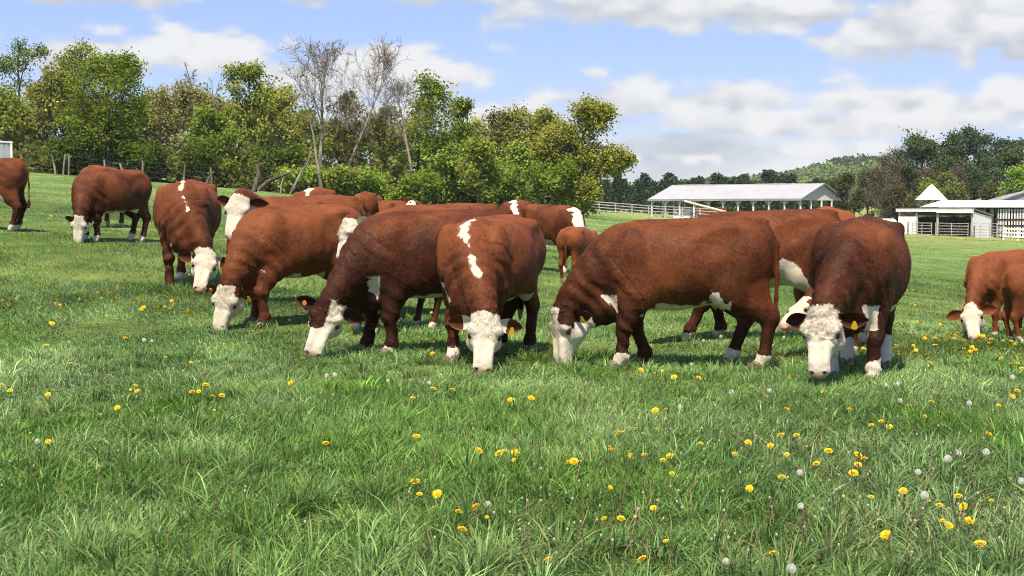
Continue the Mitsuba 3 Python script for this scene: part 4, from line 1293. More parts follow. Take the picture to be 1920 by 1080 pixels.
def barn():
    key = 'pole_barn'
    D0 = 200.0
    fr = np.array([(1500 - 960) / FPX * D0, D0, 0]); fr[2] = ground(fr[0], fr[1])     # right front corner
    ang = math.radians(40.5)
    ul = np.array([-math.cos(ang), math.sin(ang), 0])         # along the front, leftwards
    uw = np.array([math.sin(ang), math.cos(ang), 0])          # to the back
    Lb, Wb, z0 = 25.6, 12.3, float(fr[2])
    ze, zr = 2.75 + .05, 5.0
    P = lambda l, w, z: np.array([fr[0], fr[1], 0]) + ul * l + uw * w + np.array([0, 0, z])
    ov = .45
    sl = unit(uw * (Wb / 2 + ov) + np.array([0, 0, zr - ze]))
    # roof sheets with standing seams
    for side in (0, 1):
        w0 = -ov if side == 0 else Wb + ov
        a, b = P(-ov, w0, ze), P(Lb + ov, w0, ze)
        c, d = P(Lb + ov, Wb / 2, zr), P(-ov, Wb / 2, zr)
        v, f = sheet([a, d, c, b] if side == 0 else [a, b, c, d], .06)
        mb = MB().add(v, f)
        put(key, 'roof', mb.mesh(), 'roof_metal')
    mb = MB().bar(P(-ov, Wb / 2, zr + .03), P(Lb + ov, Wb / 2, zr + .03), .4, .05)
    put(key, 'ridge_cap', mb.mesh(), 'white_metal')
    mb = MB()
    mb.bar(P(-ov, -ov - .03, ze - .16), P(Lb + ov, -ov - .03, ze - .16), .05, .30)
    put(key, 'fascia', mb.mesh(), 'grey_metal')
    for l in (-.1, Lb + .1):       # white gable infill
        tri = np.array([P(l, -.05, ze - .25), P(l, Wb + .05, ze - .25), P(l, Wb / 2, zr - .12)])
        v = np.vstack([tri, tri + ul * .08])
        put(key, 'gable', (v, np.array([[0, 1, 2], [5, 4, 3], [0, 3, 4], [0, 4, 1], [1, 4, 5], [1, 5, 2], [2, 5, 3], [2, 3, 0]])), 'white_metal')
    put(key, 'gable_trim', MB().bar(P(-.5, -ov, ze - .02), P(-.5, Wb / 2, zr - .02), .06, .16).bar(P(-.5, Wb + ov, ze - .02), P(-.5, Wb / 2, zr - .02), .06, .16).mesh(), 'grey_metal')
    for w in (0, Wb):
        for l in np.linspace(0, Lb, 11):
            mb = MB().bar(P(l, w, z0 - .4), P(l, w, ze - .15), .22)
            if w == 0:
                for s in (-1, 1):
                    if 0 <= l + s * .6 <= Lb:
                        mb.bar(P(l, w - .02, ze - .95), P(l + s * .62, w - .02, ze - .22), .09)
            put(key, 'post', mb.mesh(), 'white_wood')
    for w in (Wb * .25, Wb * .5, Wb * .75):
        for l in (0, Lb):
            put(key, 'post', MB().bar(P(l, w, z0 - .4), P(l, w, ze + .2), .22).mesh(), 'white_wood')
    mb = MB()
    for l in np.linspace(0, Lb, 11):
        mb.bar(P(l, 0.2, ze - .05), P(l, Wb - .2, ze - .05), .08, .2)
        mb.bar(P(l, 0, ze), P(l, Wb / 2, zr - .15), .07, .15).bar(P(l, Wb, ze), P(l, Wb / 2, zr - .15), .07, .15)
    put(key, 'truss', mb.mesh(), 'grey_wood')
    tag(key, 'long open sided barn with pale metal roof and white posts', 'barn')
    # what stands under it
    k = numbered('hay_stack')
    rng = np.random.default_rng(3)
    for r_ in range(2):
        for c_ in range(11):
            mb = MB().box(P(1.0 + c_ * 1.28, Wb - 2.2, z0 + .55 + r_ * 1.08), (1.22, 1.6, 1.02), np.stack([ul, uw, [0, 0, 1]], 1))
            put(k, 'bale', mb.mesh(), 'tan_hay')
    tag(k, 'stack of tan square bales along the back of the open barn', 'hay stack')
    for i in range(9):
        l = .6 + i * 1.42 + rng.uniform(-.1, .1)
        cyl = trimesh.creation.cylinder(.62, 1.25, sections=20)
        v = cyl.vertices.copy()
        rad = np.hypot(v[:, 0], v[:, 1])
        cc = trimesh.creation.capsule(height=.75, radius=.6, count=[14, 14])
        vv = cc.vertices - [0, 0, .375]
        vv[:, 2] = np.clip(vv[:, 2] * 1.0, -.62, .62)
        Rm = np.stack([uw, [0, 0, 1], ul], 1)
        o = P(l, 1.0 + rng.uniform(-.2, .2), z0 + .60 + rng.uniform(0, .16))
        kk = put('', 'wrapped_bale', (vv @ Rm.T + o, cc.faces), 'wrap_plastic', smooth=True)
        tag(kk, 'round hay bale in white plastic wrap on the front side of the open barn', 'hay bale', 'white wrapped bales in a row under the barn')
    # stock trailer parked at its left end
    t = 'stock_trailer'
    c0 = P(20.6, 1.6, z0)
    Rm = np.stack([-ul, uw, [0, 0, 1]], 1)
    loc = lambda p: np.asarray(p, float) @ Rm.T + c0
    bx = trimesh.creation.box((3.0, 1.9, 1.75)); bx.apply_translation([0, 0, 1.35])
    put(t, 'body', (loc(bx.vertices), bx.faces), 'white_metal')
    for x_ in (-.55, .35):
        b = trimesh.creation.box((.42, .05, .42)); b.apply_translation([x_, -.97, 1.78])
        put(t, 'window', (loc(b.vertices), b.faces), 'dark_inside')
    b = trimesh.creation.box((3.04, .04, .08)); b.apply_translation([0, -.98, 1.25]); put(t, 'trim', (loc(b.vertices), b.faces), 'grey_metal')
    for x_ in (-.42, .42):
        w_ = trimesh.creation.cylinder(.36, .24, sections=24); v = w_.vertices[:, [0, 2, 1]] + [x_, -.9, .36]
        put(t, 'wheel', (loc(v), w_.faces[:, ::-1]), 'black_rubber', smooth=40)
    put(t, 'fender', MB().bar(loc([-.95, -1.0, .84]), loc([.95, -1.0, .84]), .3, .07).mesh(), 'white_metal')
    put(t, 'hitch', MB().bar(loc([1.5, 0, .6]), loc([2.6, 0, .5]), .12).mesh(), 'grey_metal')
    tag(t, 'white stock trailer with two dark windows under the left end of the barn', 'trailer')
    # red wagon with a long cream auger tube
    t = 'grain_auger'
    a, b = at_depth(1283, 377, 189), at_depth(1392, 406, 185)
    put(t, 'tube', tube(np.array([a, b]), [.16, .16], 10), 'cream_paint', smooth=30)
    foot = b.copy(); foot[2] = ground(b[0], b[1])
    m1 = a * .45 + b * .55; g1 = m1.copy(); g1[2] = ground(m1[0], m1[1]) + .35
    put(t, 'leg', MB().bar(m1, g1 + [0.8, 0.5, 0], .08).mesh(), 'red_paint')
    put(t, 'leg', MB().bar(m1, g1 + [0.8, -0.5, 0], .08).mesh(), 'red_paint')
    for s in (-.6, .6):
        w_ = trimesh.creation.cylinder(.36, .2, sections=20); v = w_.vertices[:, [0, 2, 1]] + [g1[0] + .8, g1[1] + s, g1[2]]
        put(t, 'wheel', (v, w_.faces[:, ::-1]), 'black_rubber', smooth=40)
    bx = MB().box([b[0] - .2, b[1], float(foot[2]) + .2], (1.0, .9, .55))
    put(t, 'hopper', bx.mesh(), 'red_paint')
    tag(t, 'long cream grain auger sloping up in front of the open barn', 'auger')
    t = 'farm_wagon'
    c = at_depth(1333, 397, 193); gz = float(ground(c[0], c[1]))
    v, f = sheet([[-2, -.95, 1.7], [2, -.95, 1.7], [2, .95, 1.7], [-2, .95, 1.7]], .1)
    mb = MB()
    for sx, sy, L_, ax in ((0, -1, 4, 0), (0, 1, 4, 0), (-1, 0, 2.0, 1), (1, 0, 2.0, 1)):
        mb.box([c[0] + sx * 2, c[1] + sy * 1.0, gz + 1.25], (L_, .08, .85) if ax == 0 else (.08, L_, .85))
    mb.box([c[0], c[1], gz + .85], (3.9, 1.9, .1))
    put(t, 'body', mb.mesh(), 'red_paint')
    for x_ in (-1.3, 1.3):
        for y_ in (-.9, .9):
            w_ = trimesh.creation.cylinder(.4, .22, sections=20)
            put(t, 'wheel', (w_.vertices[:, [0, 2, 1]] + [c[0] + x_, c[1] + y_, gz + .4], w_.faces[:, ::-1]), 'black_rubber', smooth=40)
    tag(t, 'low dark red wagon beneath the cream auger', 'wagon')


def fence(name, label, p, q, n, rails, h, mat, post_w=.14, rail_h=.13, thick=.05, group=None, top=.12):
    key = numbered(name)
    p, q = np.asarray(p, float), np.asarray(q, float)
    pts = [p + (q - p) * t for t in np.linspace(0, 1, n)]
    pts = [np.array([a[0], a[1], float(ground(a[0], a[1]))]) for a in pts]
    d = unit((q - p) * [1, 1, 0]); off = np.array([d[1], -d[0], 0]) * (post_w / 2 + thick / 2 + .003)
    for a in pts:
        put(key, 'post', MB().box(a + [0, 0, h / 2 - .1], (post_w, post_w, h + .2), np.stack([d, [-d[1], d[0], 0], [0, 0, 1]], 1)).mesh(), mat)
    for a, b in zip(pts[:-1], pts[1:]):
        for z in rails:
            put(key, 'rail', MB().bar(a + off + [0, 0, z], b + off + [0, 0, z], thick, rail_h).mesh(), mat)
    tag(key, label, 'fence', group)
    return key


def shed():
    key = 'lean_to_shed'
    D0 = 140.0
    fr = np.array([(1824 - 960) / FPX * D0, D0, 0.0]); z0 = float(ground(fr[0], fr[1])) ; fr[2] = 0
    ang = math.radians(14)
    ul = np.array([-math.cos(ang), math.sin(ang) * .3, 0]); ul = unit(ul)
    uw = np.array([-ul[1] * -1, 0, 0]); uw = np.array([ul[1], -ul[0], 0]); uw = uw if uw[1] > 0 else -uw
    # the end wall runs back to the right
    uw = unit(np.array([.66, .75, 0])); ul = np.array([-uw[1], uw[0], 0])
    Lb, Wb = 8.0, 4.4
    P = lambda l, w, z: fr + ul * l + uw * w + np.array([0, 0, z])
    zf, zb = z0 + 2.75, z0 + 2.05
    # end wall and white front panel
    v = np.array([P(-.02, .02, z0 - .3), P(-.02, Wb, z0 - .3), P(-.02, Wb, zb - .05), P(-.02, .02, zf - .22)])
    vv = np.vstack([v, v + ul * .1])
    q = np.array([[0, 1, 2, 3], [7, 6, 5, 4], [0, 4, 5, 1], [1, 5, 6, 2], [2, 6, 7, 3], [3, 7, 4, 0]])
    put(key, 'end_wall', (vv, q), 'white_metal')
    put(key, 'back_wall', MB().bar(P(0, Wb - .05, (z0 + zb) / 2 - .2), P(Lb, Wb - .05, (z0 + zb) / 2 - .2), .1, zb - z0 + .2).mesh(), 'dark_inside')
    put(key, 'end_wall', (vv + ul * (Lb - .1), q), 'white_metal')
    mb = MB().bar(P(Lb - 1.95, 0, (z0 + zf) / 2 - .45), P(Lb, 0, (z0 + zf) / 2 - .45), .1, zf - z0 - .55)
    for x_ in np.arange(.15, 1.9, .3):
        mb.bar(P(Lb - 1.95 + x_, -.065, z0 + .1), P(Lb - 1.95 + x_, -.065, zf - .75), .04, .03)
    put(key, 'front_panel', mb.mesh(), 'white_metal')
    put(key, 'fascia', MB().bar(P(-.12, -.25, zf - .12), P(Lb * .47, -.25, zf - .12), .06, .46).mesh(), 'white_metal')
    put(key, 'fascia', MB().bar(P(Lb * .47 + .01, -.25, zf - .05), P(Lb + .15, -.25, zf - .05), .06, .36).mesh(), 'white_metal')
    v, f = sheet([P(-.15, -.3, zf + .13), P(-.15, Wb + .2, zb + .13), P(Lb + .2, Wb + .2, zb + .13), P(Lb + .2, -.3, zf + .13)], .08)
    put(key, 'roof', (v, f), 'grey_metal')
    for l in (.12, Lb * .47 , Lb - 2.0):
        put(key, 'post', MB().bar(P(l, .05, z0 - .3), P(l, .05, zf - .3), .2).mesh(), 'grey_wood')
    put(key, 'beam', MB().bar(P(0, .06, zf - .45), P(Lb - 2.0, .06, zf - .45), .1, .2).mesh(), 'dark_inside')
    tag(key, 'low white lean-to shed with two dark open bays', 'shed')
    # bare soil along its front
    c = [P(Lb * .62, -.5, 0), P(-.3, -.6, 0), P(-.3, -1.9, 0), P(Lb * .6, -1.7, 0)]
    c = [np.array([a[0], a[1], float(ground(a[0], a[1])) + .06]) for a in c]
    put('', 'bare_soil', (np.array(c), np.array([[0, 3, 2, 1]])), 'dirt_material'); tag('bare_soil', kind='structure')

    def gate(l0, l1, label):
        k = numbered('tube_gate')
        zz = lambda l: z0
        for z in (.25, .52, .8, 1.1, 1.38):
            put(k, 'rail', tube(np.array([P(l0, -.75, z0 + z), P(l1, -.75, z0 + z)]), [.032, .032], 6), 'grey_wood', smooth=True)
        for l in (l0, (l0 + l1) / 2, l1):
            put(k, 'upright', tube(np.array([P(l, -.75, z0 - .1), P(l, -.75, z0 + 1.42)]), [.035, .035], 6), 'grey_wood', smooth=True)
        tag(k, label, 'gate')
    gate(.2, Lb * .47 - .15, 'grey tube gate across the right bay of the white shed')
    gate(Lb * .47 + .25, Lb - 1.9, 'grey tube gate across the left bay of the white shed')
    gate(-2.0, -.1, 'grey tube gate between the shed and the white plank fence')
    gate(-3.4, -2.05, 'short grey tube gate beside the white plank fence end')
    return P, z0, ul, uw


def wire_fence(name, label, pts, h, mat_post, wires=4, lean=0.0, cat='fence'):
    key = numbered(name)
    rng = np.random.default_rng(len(pts))
    tops = []
    for (x, y) in pts:
        g = float(ground(x, y))
        t = np.array([x + rng.normal() * lean, y, g + h * rng.uniform(.85, 1.1)])
        put(key, 'post', tube(np.array([[x, y, g - .3], (np.array([x, y, g]) + t) / 2, t]), [.07, .065, .055], 7), mat_post, smooth=True)
        tops.append((np.array([x, y, g]), t))
    mb = MB()
    for (a, at_), (b, bt) in zip(tops[:-1], tops[1:]):
        for w in np.linspace(.25, .95, wires):
            mb.add(*tube(np.array([a + (at_ - a) * w, b + (bt - b) * w]), [.0025, .0025], 3))
    put(key, 'wire', mb.mesh(), 'grey_metal')
    tag(key, label, cat)


if FARM:
    barn()
    P, sz, sul, suw = shed()
    g0 = at_depth(1093, 400, 196); g1 = at_depth(1345, 400, 188)
    fence('rail_fence', 'weathered white four rail fence left of the open barn', g0, g1, 9, (.35, .75, 1.15, 1.5), 1.5, 'grey_wood', .14, .10)
    a = at_depth(1882, 440, 133); b = at_depth(1965, 440, 131)
    fence('plank_fence', 'bright white plank fence at the right edge near the shed', a, b, 4, (.35, .72, 1.08), 1.25, 'white_wood', .17, .17)
    wire_fence('wire_fence', 'thin wire fence in front of the white shed with one dark post', [((px - 960) / FPX * 137.5, 137.5) for px in (1640, 1702, 1760, 1826, 1878)], 1.35, 'bark_material', 5)
    wire_fence('post_fence', 'old wire fence with pale leaning posts below the left trees', [((px - 960) / FPX * D, D) for px, D in ((46, 97), (108, 97), (120, 98), (131, 96), (200, 96), (237, 95), (270, 93), (345, 93), (400, 92))], 1.35, 'grey_bark_material', 4, .18)
    # white conical roof of a wire crib
    k = 'wire_crib'
    c = at_depth(1746, 392, 158); gz = float(ground(c[0], c[1])); ze = 1.45 + (390 - 375) / FPX * 158; zt = 1.45 + (390 - 346) / FPX * 158
    n = 28; a_ = np.arange(n) * 2 * np.pi / n
    R0 = 29 / FPX * 158
    mb = MB()
    ring = np.stack([c[0] + R0 * np.cos(a_), c[1] + R0 * np.sin(a_), np.full(n, ze)], 1)
    rt = np.stack([c[0] + .16 * np.cos(a_), c[1] + .16 * np.sin(a_), np.full(n, zt - .08)], 1)
    v = np.vstack([ring, rt, [[c[0], c[1], zt]], [[c[0], c[1], ze]]])
    f = [[i, (i + 1) % n, n + (i + 1) % n] for i in range(n)] + [[i, n + (i + 1) % n, n + i] for i in range(n)] + [[n + i, n + (i + 1) % n, 2 * n] for i in range(n)] + [[(i + 1) % n, i, 2 * n + 1] for i in range(n)]
    put(k, 'roof', (v, np.array(f)), 'white_metal')
    mb = MB()
    for i in range(0, n, 2):
        mb.bar(ring[i] + [0, 0, .0], rt[i], .04, .04)
    put(k, 'roof_seam', mb.mesh(), 'white_metal')
    mb = MB(); r1 = R0 * .86
    for i in range(0, n, 2):
        x_, y_ = c[0] + r1 * math.cos(a_[i]), c[1] + r1 * math.sin(a_[i])
        mb.bar([x_, y_, gz], [x_, y_, ze], .04)
    for z in np.arange(gz + .3, ze, .5):
        mb.add(*tube(np.stack([c[0] + r1 * np.cos(np.append(a_, a_[0])), c[1] + r1 * np.sin(np.append(a_, a_[0])), np.full(n + 1, z)], 1), np.full(n + 1, .02), 3, False))
    put(k, 'cage', mb.mesh(), 'grey_metal')
    tag(k, 'round wire crib with a white cone roof behind the shed', 'corn crib')
    # long slatted crib with white roof
    k = 'slatted_crib'
    D0 = 150.0
    x0, x1 = (1868 - 960) / FPX * D0, (1990 - 960) / FPX * D0
    xl = (1757 - 960) / FPX * D0
    gz = float(ground(x0, D0)); ze = 1.45 + (390 - 388) / FPX * D0; zt = 1.45 + (390 - 375.5) / FPX * (D0 + 3)
    v, f = sheet([[xl, D0 - .4, ze + .02], [x1, D0 - .4, ze + .02], [x1, D0 + 3, zt], [xl + 1.3, D0 + 3, zt]], .08)
    mb = MB().add(v, f)
    put(k, 'roof', mb.mesh(), 'white_metal')
    v, f = sheet([[x1, D0 + 6.4, ze], [xl, D0 + 6.4, ze], [xl + 1.3, D0 + 3.01, zt], [x1, D0 + 3.01, zt]], .08)
    put(k, 'roof', (v, f), 'white_metal')
    tri = np.array([[xl, D0 - .4, ze + .02], [xl + 1.3, D0 + 3, zt], [xl, D0 + 6.4, ze + .02]])
    put(k, 'roof_end', (np.vstack([tri, tri + [.06, 0, 0]]), np.array([[0, 1, 2], [5, 4, 3]])), 'white_metal')
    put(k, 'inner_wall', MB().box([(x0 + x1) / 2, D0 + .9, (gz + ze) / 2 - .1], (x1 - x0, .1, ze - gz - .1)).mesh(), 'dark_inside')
    for i, x_ in enumerate(np.arange(x0 + .1, x1, .30)):
        put(k, 'slat', MB().box([x_, D0, (gz + ze) / 2 - .05], (.17, .04, ze - gz - .25)).mesh(), 'white_wood')
    for z in (.55, 1.25, 1.9):
        put(k, 'girt', MB().box([(x0 + x1) / 2, D0 - .06, gz + z], (x1 - x0, .06, .16)).mesh(), 'dark_inside')
    for x_ in np.linspace(x0, x1, 5):
        put(k, 'post', MB().box([x_, D0 - .03, (gz + ze) / 2 - .1], (.14, .1, ze - gz)).mesh(), 'dark_inside')
    for x_ in np.linspace(xl + .5, x0 - 1, 3):
        put(k, 'post', MB().box([x_, D0 + 1.0, (gz + ze) / 2 - .1], (.14, .14, ze - gz + .1)).mesh(), 'grey_wood')
    put(k, 'header', MB().box([(xl + x1) / 2 + .3, D0 - .02, ze - .12], (x1 - xl - .8, .08, .2)).mesh(), 'dark_inside')
    tag(k, 'long white roofed crib with black and white slatted wall at the right edge', 'corn crib')
    # grey barn roof behind
    k = 'grey_barn'
    D0 = 163.0
    xa, xb = (1868 - 960) / FPX * D0, (2010 - 960) / FPX * D0
    za, zb = 1.45 + (390 - 378) / FPX * D0, 1.45 + (390 - 330) / FPX * D0
    gz = float(ground(xa, D0))
    v, f = sheet([[xa, D0, za], [xb, D0, za - .2], [xb, D0 + 4, zb + .2], [xb - .3, D0 + 4, zb + .2]], .08)
    v = np.array([[xa, D0, za], [xb, D0, za], [xb, D0, zb], [xa, D0 + .1, za], [xb, D0 + .1, za], [xb, D0 + .1, zb]])
    put(k, 'gable', (v, np.array([[0, 1, 2], [5, 4, 3], [0, 3, 4], [0, 4, 1], [1, 4, 5], [1, 5, 2], [2, 5, 3], [2, 3, 0]])), 'pale_blue_metal')
    put(k, 'roof', sheet([[xa - .4, D0 - .3, za - .05], [xb, D0 - .3, zb + .2], [xb, D0 + 9, zb + .2], [xa - .4, D0 + 9, za - .05]], .12), 'grey_metal')
    put(k, 'wall', MB().box([(xa + xb) / 2 + .3, D0 + 4, (gz + za) / 2 - .1], (xb - xa - .6, 7.8, za - gz - .1)).mesh(), 'pale_blue_metal')
    tag(k, 'pale grey barn gable with dark roof edge behind the slatted crib', 'barn')
    # small white tank left of the shed
    cap = trimesh.creation.capsule(height=1.0, radius=.42, count=[16, 16])
    c = at_depth(1674, 416, 150); gz = float(ground(c[0], c[1]))
    k = 'fuel_tank'
    put(k, 'shell', (cap.vertices[:, [2, 0, 1]] + [c[0] - .5, c[1], gz + 1.05], cap.faces), 'white_metal', smooth=True)
    for s in (-.35, .35):
        put(k, 'leg', MB().box([c[0] + s, c[1], gz + .3], (.1, .6, .8)).mesh(), 'grey_metal')
    put(k, 'filler_cap', tube(np.array([[c[0], c[1], gz + 1.4], [c[0], c[1], gz + 1.62]]), [.1, .1], 8), 'grey_metal')
    tag(k, 'small white tank on legs left of the white shed', 'tank')
    # pale metal building at the left edge
    k = 'metal_building'
    D0 = 95.0
    xr = (25 - 960) / FPX * D0
    zt = 1.45 + (390 - 266) / FPX * D0; gz = float(ground(xr - 3, D0)) - .5
    C0 = np.array([xr, D0, 0.0]); uf, ud = np.array([-.93, -.37, 0]), np.array([-.37, .93, 0])
    Q = lambda a, b, z: C0 + uf * a + ud * b + np.array([0, 0, z])
    Rm = np.stack([-uf, ud, [0, 0, 1]], 1)
    put(k, 'wall', MB().box(Q(3, 3, (gz + zt) / 2), (6, 6, zt - gz), Rm).mesh(), 'pale_blue_metal')
    for x_ in np.arange(.3, 5.8, .3):
        put(k, 'panel', MB().box(Q(x_, -.012, (gz + zt) / 2), (.20, .03, zt - gz - .1), Rm).mesh(), 'pale_blue_metal')
    put(k, 'corner_trim', MB().box(Q(0, -.02, (gz + zt) / 2), (.12, .1, zt - gz), Rm).mesh(), 'white_metal')
    put(k, 'roof', sheet([Q(6.1, -.1, zt + .25), Q(-.1, -.1, zt), Q(-.1, 6.1, zt + .1), Q(6.1, 6.1, zt + .35)], .1), 'white_metal')
    tag(k, 'pale ribbed metal building at the far left edge above the cow', 'building')
    # fallen and broken wood at the edge of the trees
    rng = np.random.default_rng(4)

    def log(name, label, pts, rad, mat):
        k = put('', name, tube(np.array(pts), rad, 8), mat, smooth=True)
        tag(k, label, 'dead wood')
    b = place_tree(480, 92)
    log('broken_trunk', 'dark broken tree trunk leaning at the wood edge', [b + [-.2, 0, -.3], b + [0.05, 0, .6], b + [.25, 0, 1.2], b + [.15, 0, 1.75], b + [.7, .1, 1.95]], [.22, .18, .16, .13, .07], 'bark_material')
    b = place_tree(500, 92)
    log('fallen_log', 'bent dark log reaching right from the broken trunk', [b + [-.5, 0, .2], b + [.1, 0, .75], b + [.9, 0, 1.1], b + [1.5, 0, 1.35]], [.14, .13, .11, .07], 'bark_material')
    b = place_tree(545, 94)
    log('fallen_branch', 'long pale fallen branch leaning below the tallest bare tree', [b + [0, 0, 0], b + [.6, 0, 1.2], b + [1.2, .1, 2.2], b + [1.4, .1, 2.9]], [.10, .09, .07, .04], 'grey_bark_material')
    b = place_tree(527, 93)
    log('fallen_branch', 'short pale stick standing right of the broken trunk', [b + [0, 0, 0], b + [.05, 0, .6], b + [.2, 0, 1.1]], [.07, .06, .04], 'grey_bark_material')
    b = place_tree(388, 89)
    log('fallen_branch', 'pale forked branch in the grass below the tan budding oak', [b + [-.2, 0, 0], b + [.1, 0, .5], b + [.35, 0, 1.0]], [.08, .07, .03], 'grey_bark_material')

# ----------------------------------------------------------------- the herd
def reach(origin, px, L, far=False):
    """the point on the sight line through px at distance L from origin (nearest point if out of reach)"""
    d = unit(ray(*px)); o = EYE - np.asarray(origin, float)
    b = o @ d; c = o @ o - L * L
    q = b * b - c
    t = -b if q < 0 else (-b + math.sqrt(q) if far else -b - math.sqrt(q))
    p = EYE + d * t
    if q < 0:
        p = origin + unit(p - origin) * L
    return p


def cow(name, label, px, D, heading, poll, muzzle, scale=1.0, neck=.75, poll_far=False, muz_far=False, cat='cow', **k):
    x = (px - 960) / FPX * D
    pos = np.array([x, D, float(ground(x, D))])
    c, s = math.cos(math.radians(heading)), math.sin(math.radians(heading))
    drop = 0.5 if k.get('lying') else 0
    b0 = pos + scale * np.array([.46 * c, .46 * s, 1.0 - drop])
    hs = scale * k.get('head_size', 1.0) * (1.12 if k.get('calf') else 1.0)
    p = reach(b0, poll, neck * scale, poll_far)
    m = reach(p, muzzle, .53 * hs, muz_far)
    kk = make_cow(name, label, cat, pos, heading, scale, p, m, seed=int(px + 100), **k)
    return kk


if HERD:
    H = HAIR
    cow('grazing_cow', 'dark red cow seen from its side grazing leftward, white face and white hind feet', 1268, 12.4, 180, (1043, 580), (1040, 694), res=.0145, hair=int(52000 * H), tone=.44, face=203,
        fore=(.10, -.14), hind=(-.12, .10), white=dict(belly=.60, flank=.075, patch_left=.105, patch=.07, brisket=.65), socks=(.15, .0, .16, .16), ear_tags=[('left', 'yellow')], curly=.25, girth=.98)
    cow('grazing_cow', 'bulky cow at the right end of the front row with curly cream forehead', 1612, 11.85, 250, (1540, 578), (1530, 702), scale=1.01, res=.0145, hair=int(56000 * H), tone=.33, face=238,
        fore=(.12, -.02), hind=(.05, -.05), white=dict(belly=.60, brisket=.64, throat=.35, patch=.045), socks=(.19, .24, .30, .26), ear_tags=[('left', 'yellow')], curly=1.0, girth=1.13)
    cow('grazing_cow', 'cow facing the viewer in the middle with broken white stripe over its withers', 918, 12.95, 250, (912, 586), (905, 694), scale=1.0, res=.0145, hair=int(52000 * H), tone=.60, face=277,
        fore=(-.02, .06), hind=(-.02, .06), white=dict(crest=(.39, .84, .022), patch=.03, belly=.6, shoulder=(.58, -.17, .66, .085), brisket=.60), socks=(.05, .15, .1, .1), ear_tags=[('left', 'yellow')], curly=.45, girth=1.12, ear_white=.35)
    cow('grazing_cow', 'darkest cow grazing left of centre with brown patch over one eye', 806, 13.4, 200, (620, 562), (583, 666), res=.0145, hair=int(50000 * H), tone=.28, face=300, roll=-12, scale=1.03,
        fore=(.02, .16), hind=(.0, .1), white=dict(patch_right=.19, patch=.0, patch_left=.0, brisket=.74, belly=.6, dark_neck=.05), socks=(.09, .0, .1, .1), ear_tags=[('right', 'orange')], curly=.5, neck_k=1.05)
    cow('grazing_cow', 'orange brown cow with bent foreleg, leftmost of the front row', 556, 15.7, 220, (423, 535), (401, 644), res=.0165, hair=int(42000 * H), tone=.66, face=258,
        fore=(.12, .02), hind=(0, .1), knee_lift=(.08, 0), white=dict(brisket=.64, belly=.6, patch=.08), socks=(0, 0, .1, .1), ear_tags=[('left', 'yellow'), ('right', 'orange')], curly=.3)
    cow('grazing_cow', 'broad cow left of the front row walking towards the viewer, thin white back line', 352, 19.5, 276, (388, 470), (374, 540), scale=1.10, res=.02, hair=int(32000 * H), tone=.55, face=288,
        white=dict(crest=(.30, .66, .008), patch=.06, belly=.6), socks=(0, 0, .1, .1), girth=1.15, curly=.1, ear_white=.3)
    cow('standing_cow', 'cow with raised clean white face looking out from behind the orange brown cow', 546, 17.5, 184, (447, 366), (428, 446), scale=1.03, res=.02, hair=int(24000 * H), tone=.56, face=262, white=dict(patch=.05), curly=.0, ear_droop=.0, neck=.72)
    cow('white_headed_calf', 'calf whose curly white head shows over the neck of the darkest cow', 730, 15.2, 226, (649, 409), (628, 495), scale=.83, res=.02, hair=int(14000 * H), tone=.4, face=205, calf=True, curly=.8, cat='calf', white=dict(patch=.0), ear_white=.9, ear_droop=-.2)
    cow('hidden_cow', 'red cow of which only the back shows behind the darkest cow', 805, 17.0, 184, (705, 470), (690, 540), scale=1.02, res=.024, hair=int(14000 * H), tone=.56)
    cow('hidden_cow', 'large cow standing behind the side-on grazing cow with white udder', 1420, 15.0, 178, (1235, 480), (1205, 560), scale=1.05, res=.02, hair=int(30000 * H), tone=.48, fore=(.30, -.05), white=dict(flank=.17, belly=.66), girth=1.0)
    cow('hidden_cow', 'light orange cow of which a rounded hump shows above the other backs', 1540, 16.9, 85, (1545, 470), (1545, 540), scale=1.09, res=.026, hair=int(9000 * H), tone=.85, neck=.66, poll_far=True, muz_far=True)
    cow('calf', 'calf whose lowered white face shows between the bulky right cow and the side-on cow', 1606, 14.0, 232, (1510, 561), (1462, 603), scale=.76, res=.02, hair=int(12000 * H), tone=.5, face=205, calf=True, cat='calf', neck=.70, ear_droop=-.3, socks=(.1, .1, .2, .2))
    cow('calf', 'calf grazing at the right edge with speckled white face', 1882, 16.4, 214, (1818, 571), (1826, 630), scale=.76, res=.02, hair=int(30000 * H), tone=.80, face=238, calf=True, cat='calf', curly=.6, ear_droop=.1)
    cow('calf', 'pale legged calf cut off by the right edge', 1975, 15.2, 6, (2075, 560), (2085, 625), scale=.66, res=.02, hair=int(22000 * H), tone=.66, calf=True, cat='calf', face=0)
    # farther animals
    cow('distant_cow', 'cow cut off by the left edge showing only its hindquarters', -32, 26.8, 180, (-150, 380), (-155, 430), res=.026, hair=int(12000 * H), tone=.46, white=dict(flank=.18))
    cow('distant_cow', 'round cow grazing on the left slope with face towards the viewer', 206, 26.2, 232, (147, 405), (143, 462), scale=1.0, res=.024, hair=int(16000 * H), tone=.46, face=266, girth=1.12, curly=.5, ear_tags=[('left', 'white')])
    cow('distant_cow', 'cow half hidden behind the round cow on the left slope', 200, 31.0, 80, (205, 330), (205, 350), scale=1.0, res=.03, hair=int(7000 * H), tone=.6, poll_far=True)
    cow('distant_cow', 'cow facing the viewer below the bare trees with white stripe on its neck', 590, 24.0, 268, (592, 440), (592, 490), scale=1.02, res=.026, hair=int(12000 * H), tone=.56, white=dict(crest=(.25, .95, .06)), girth=1.02)
    cow('distant_calf', 'small far calf seen from behind with white tail end', 692, 34.0, 86, (693, 368), (693, 381), scale=.92, res=.03, hair=int(5000 * H), tone=.62, calf=True, cat='calf', poll_far=True, white=dict(tail=.85, rump=.0))
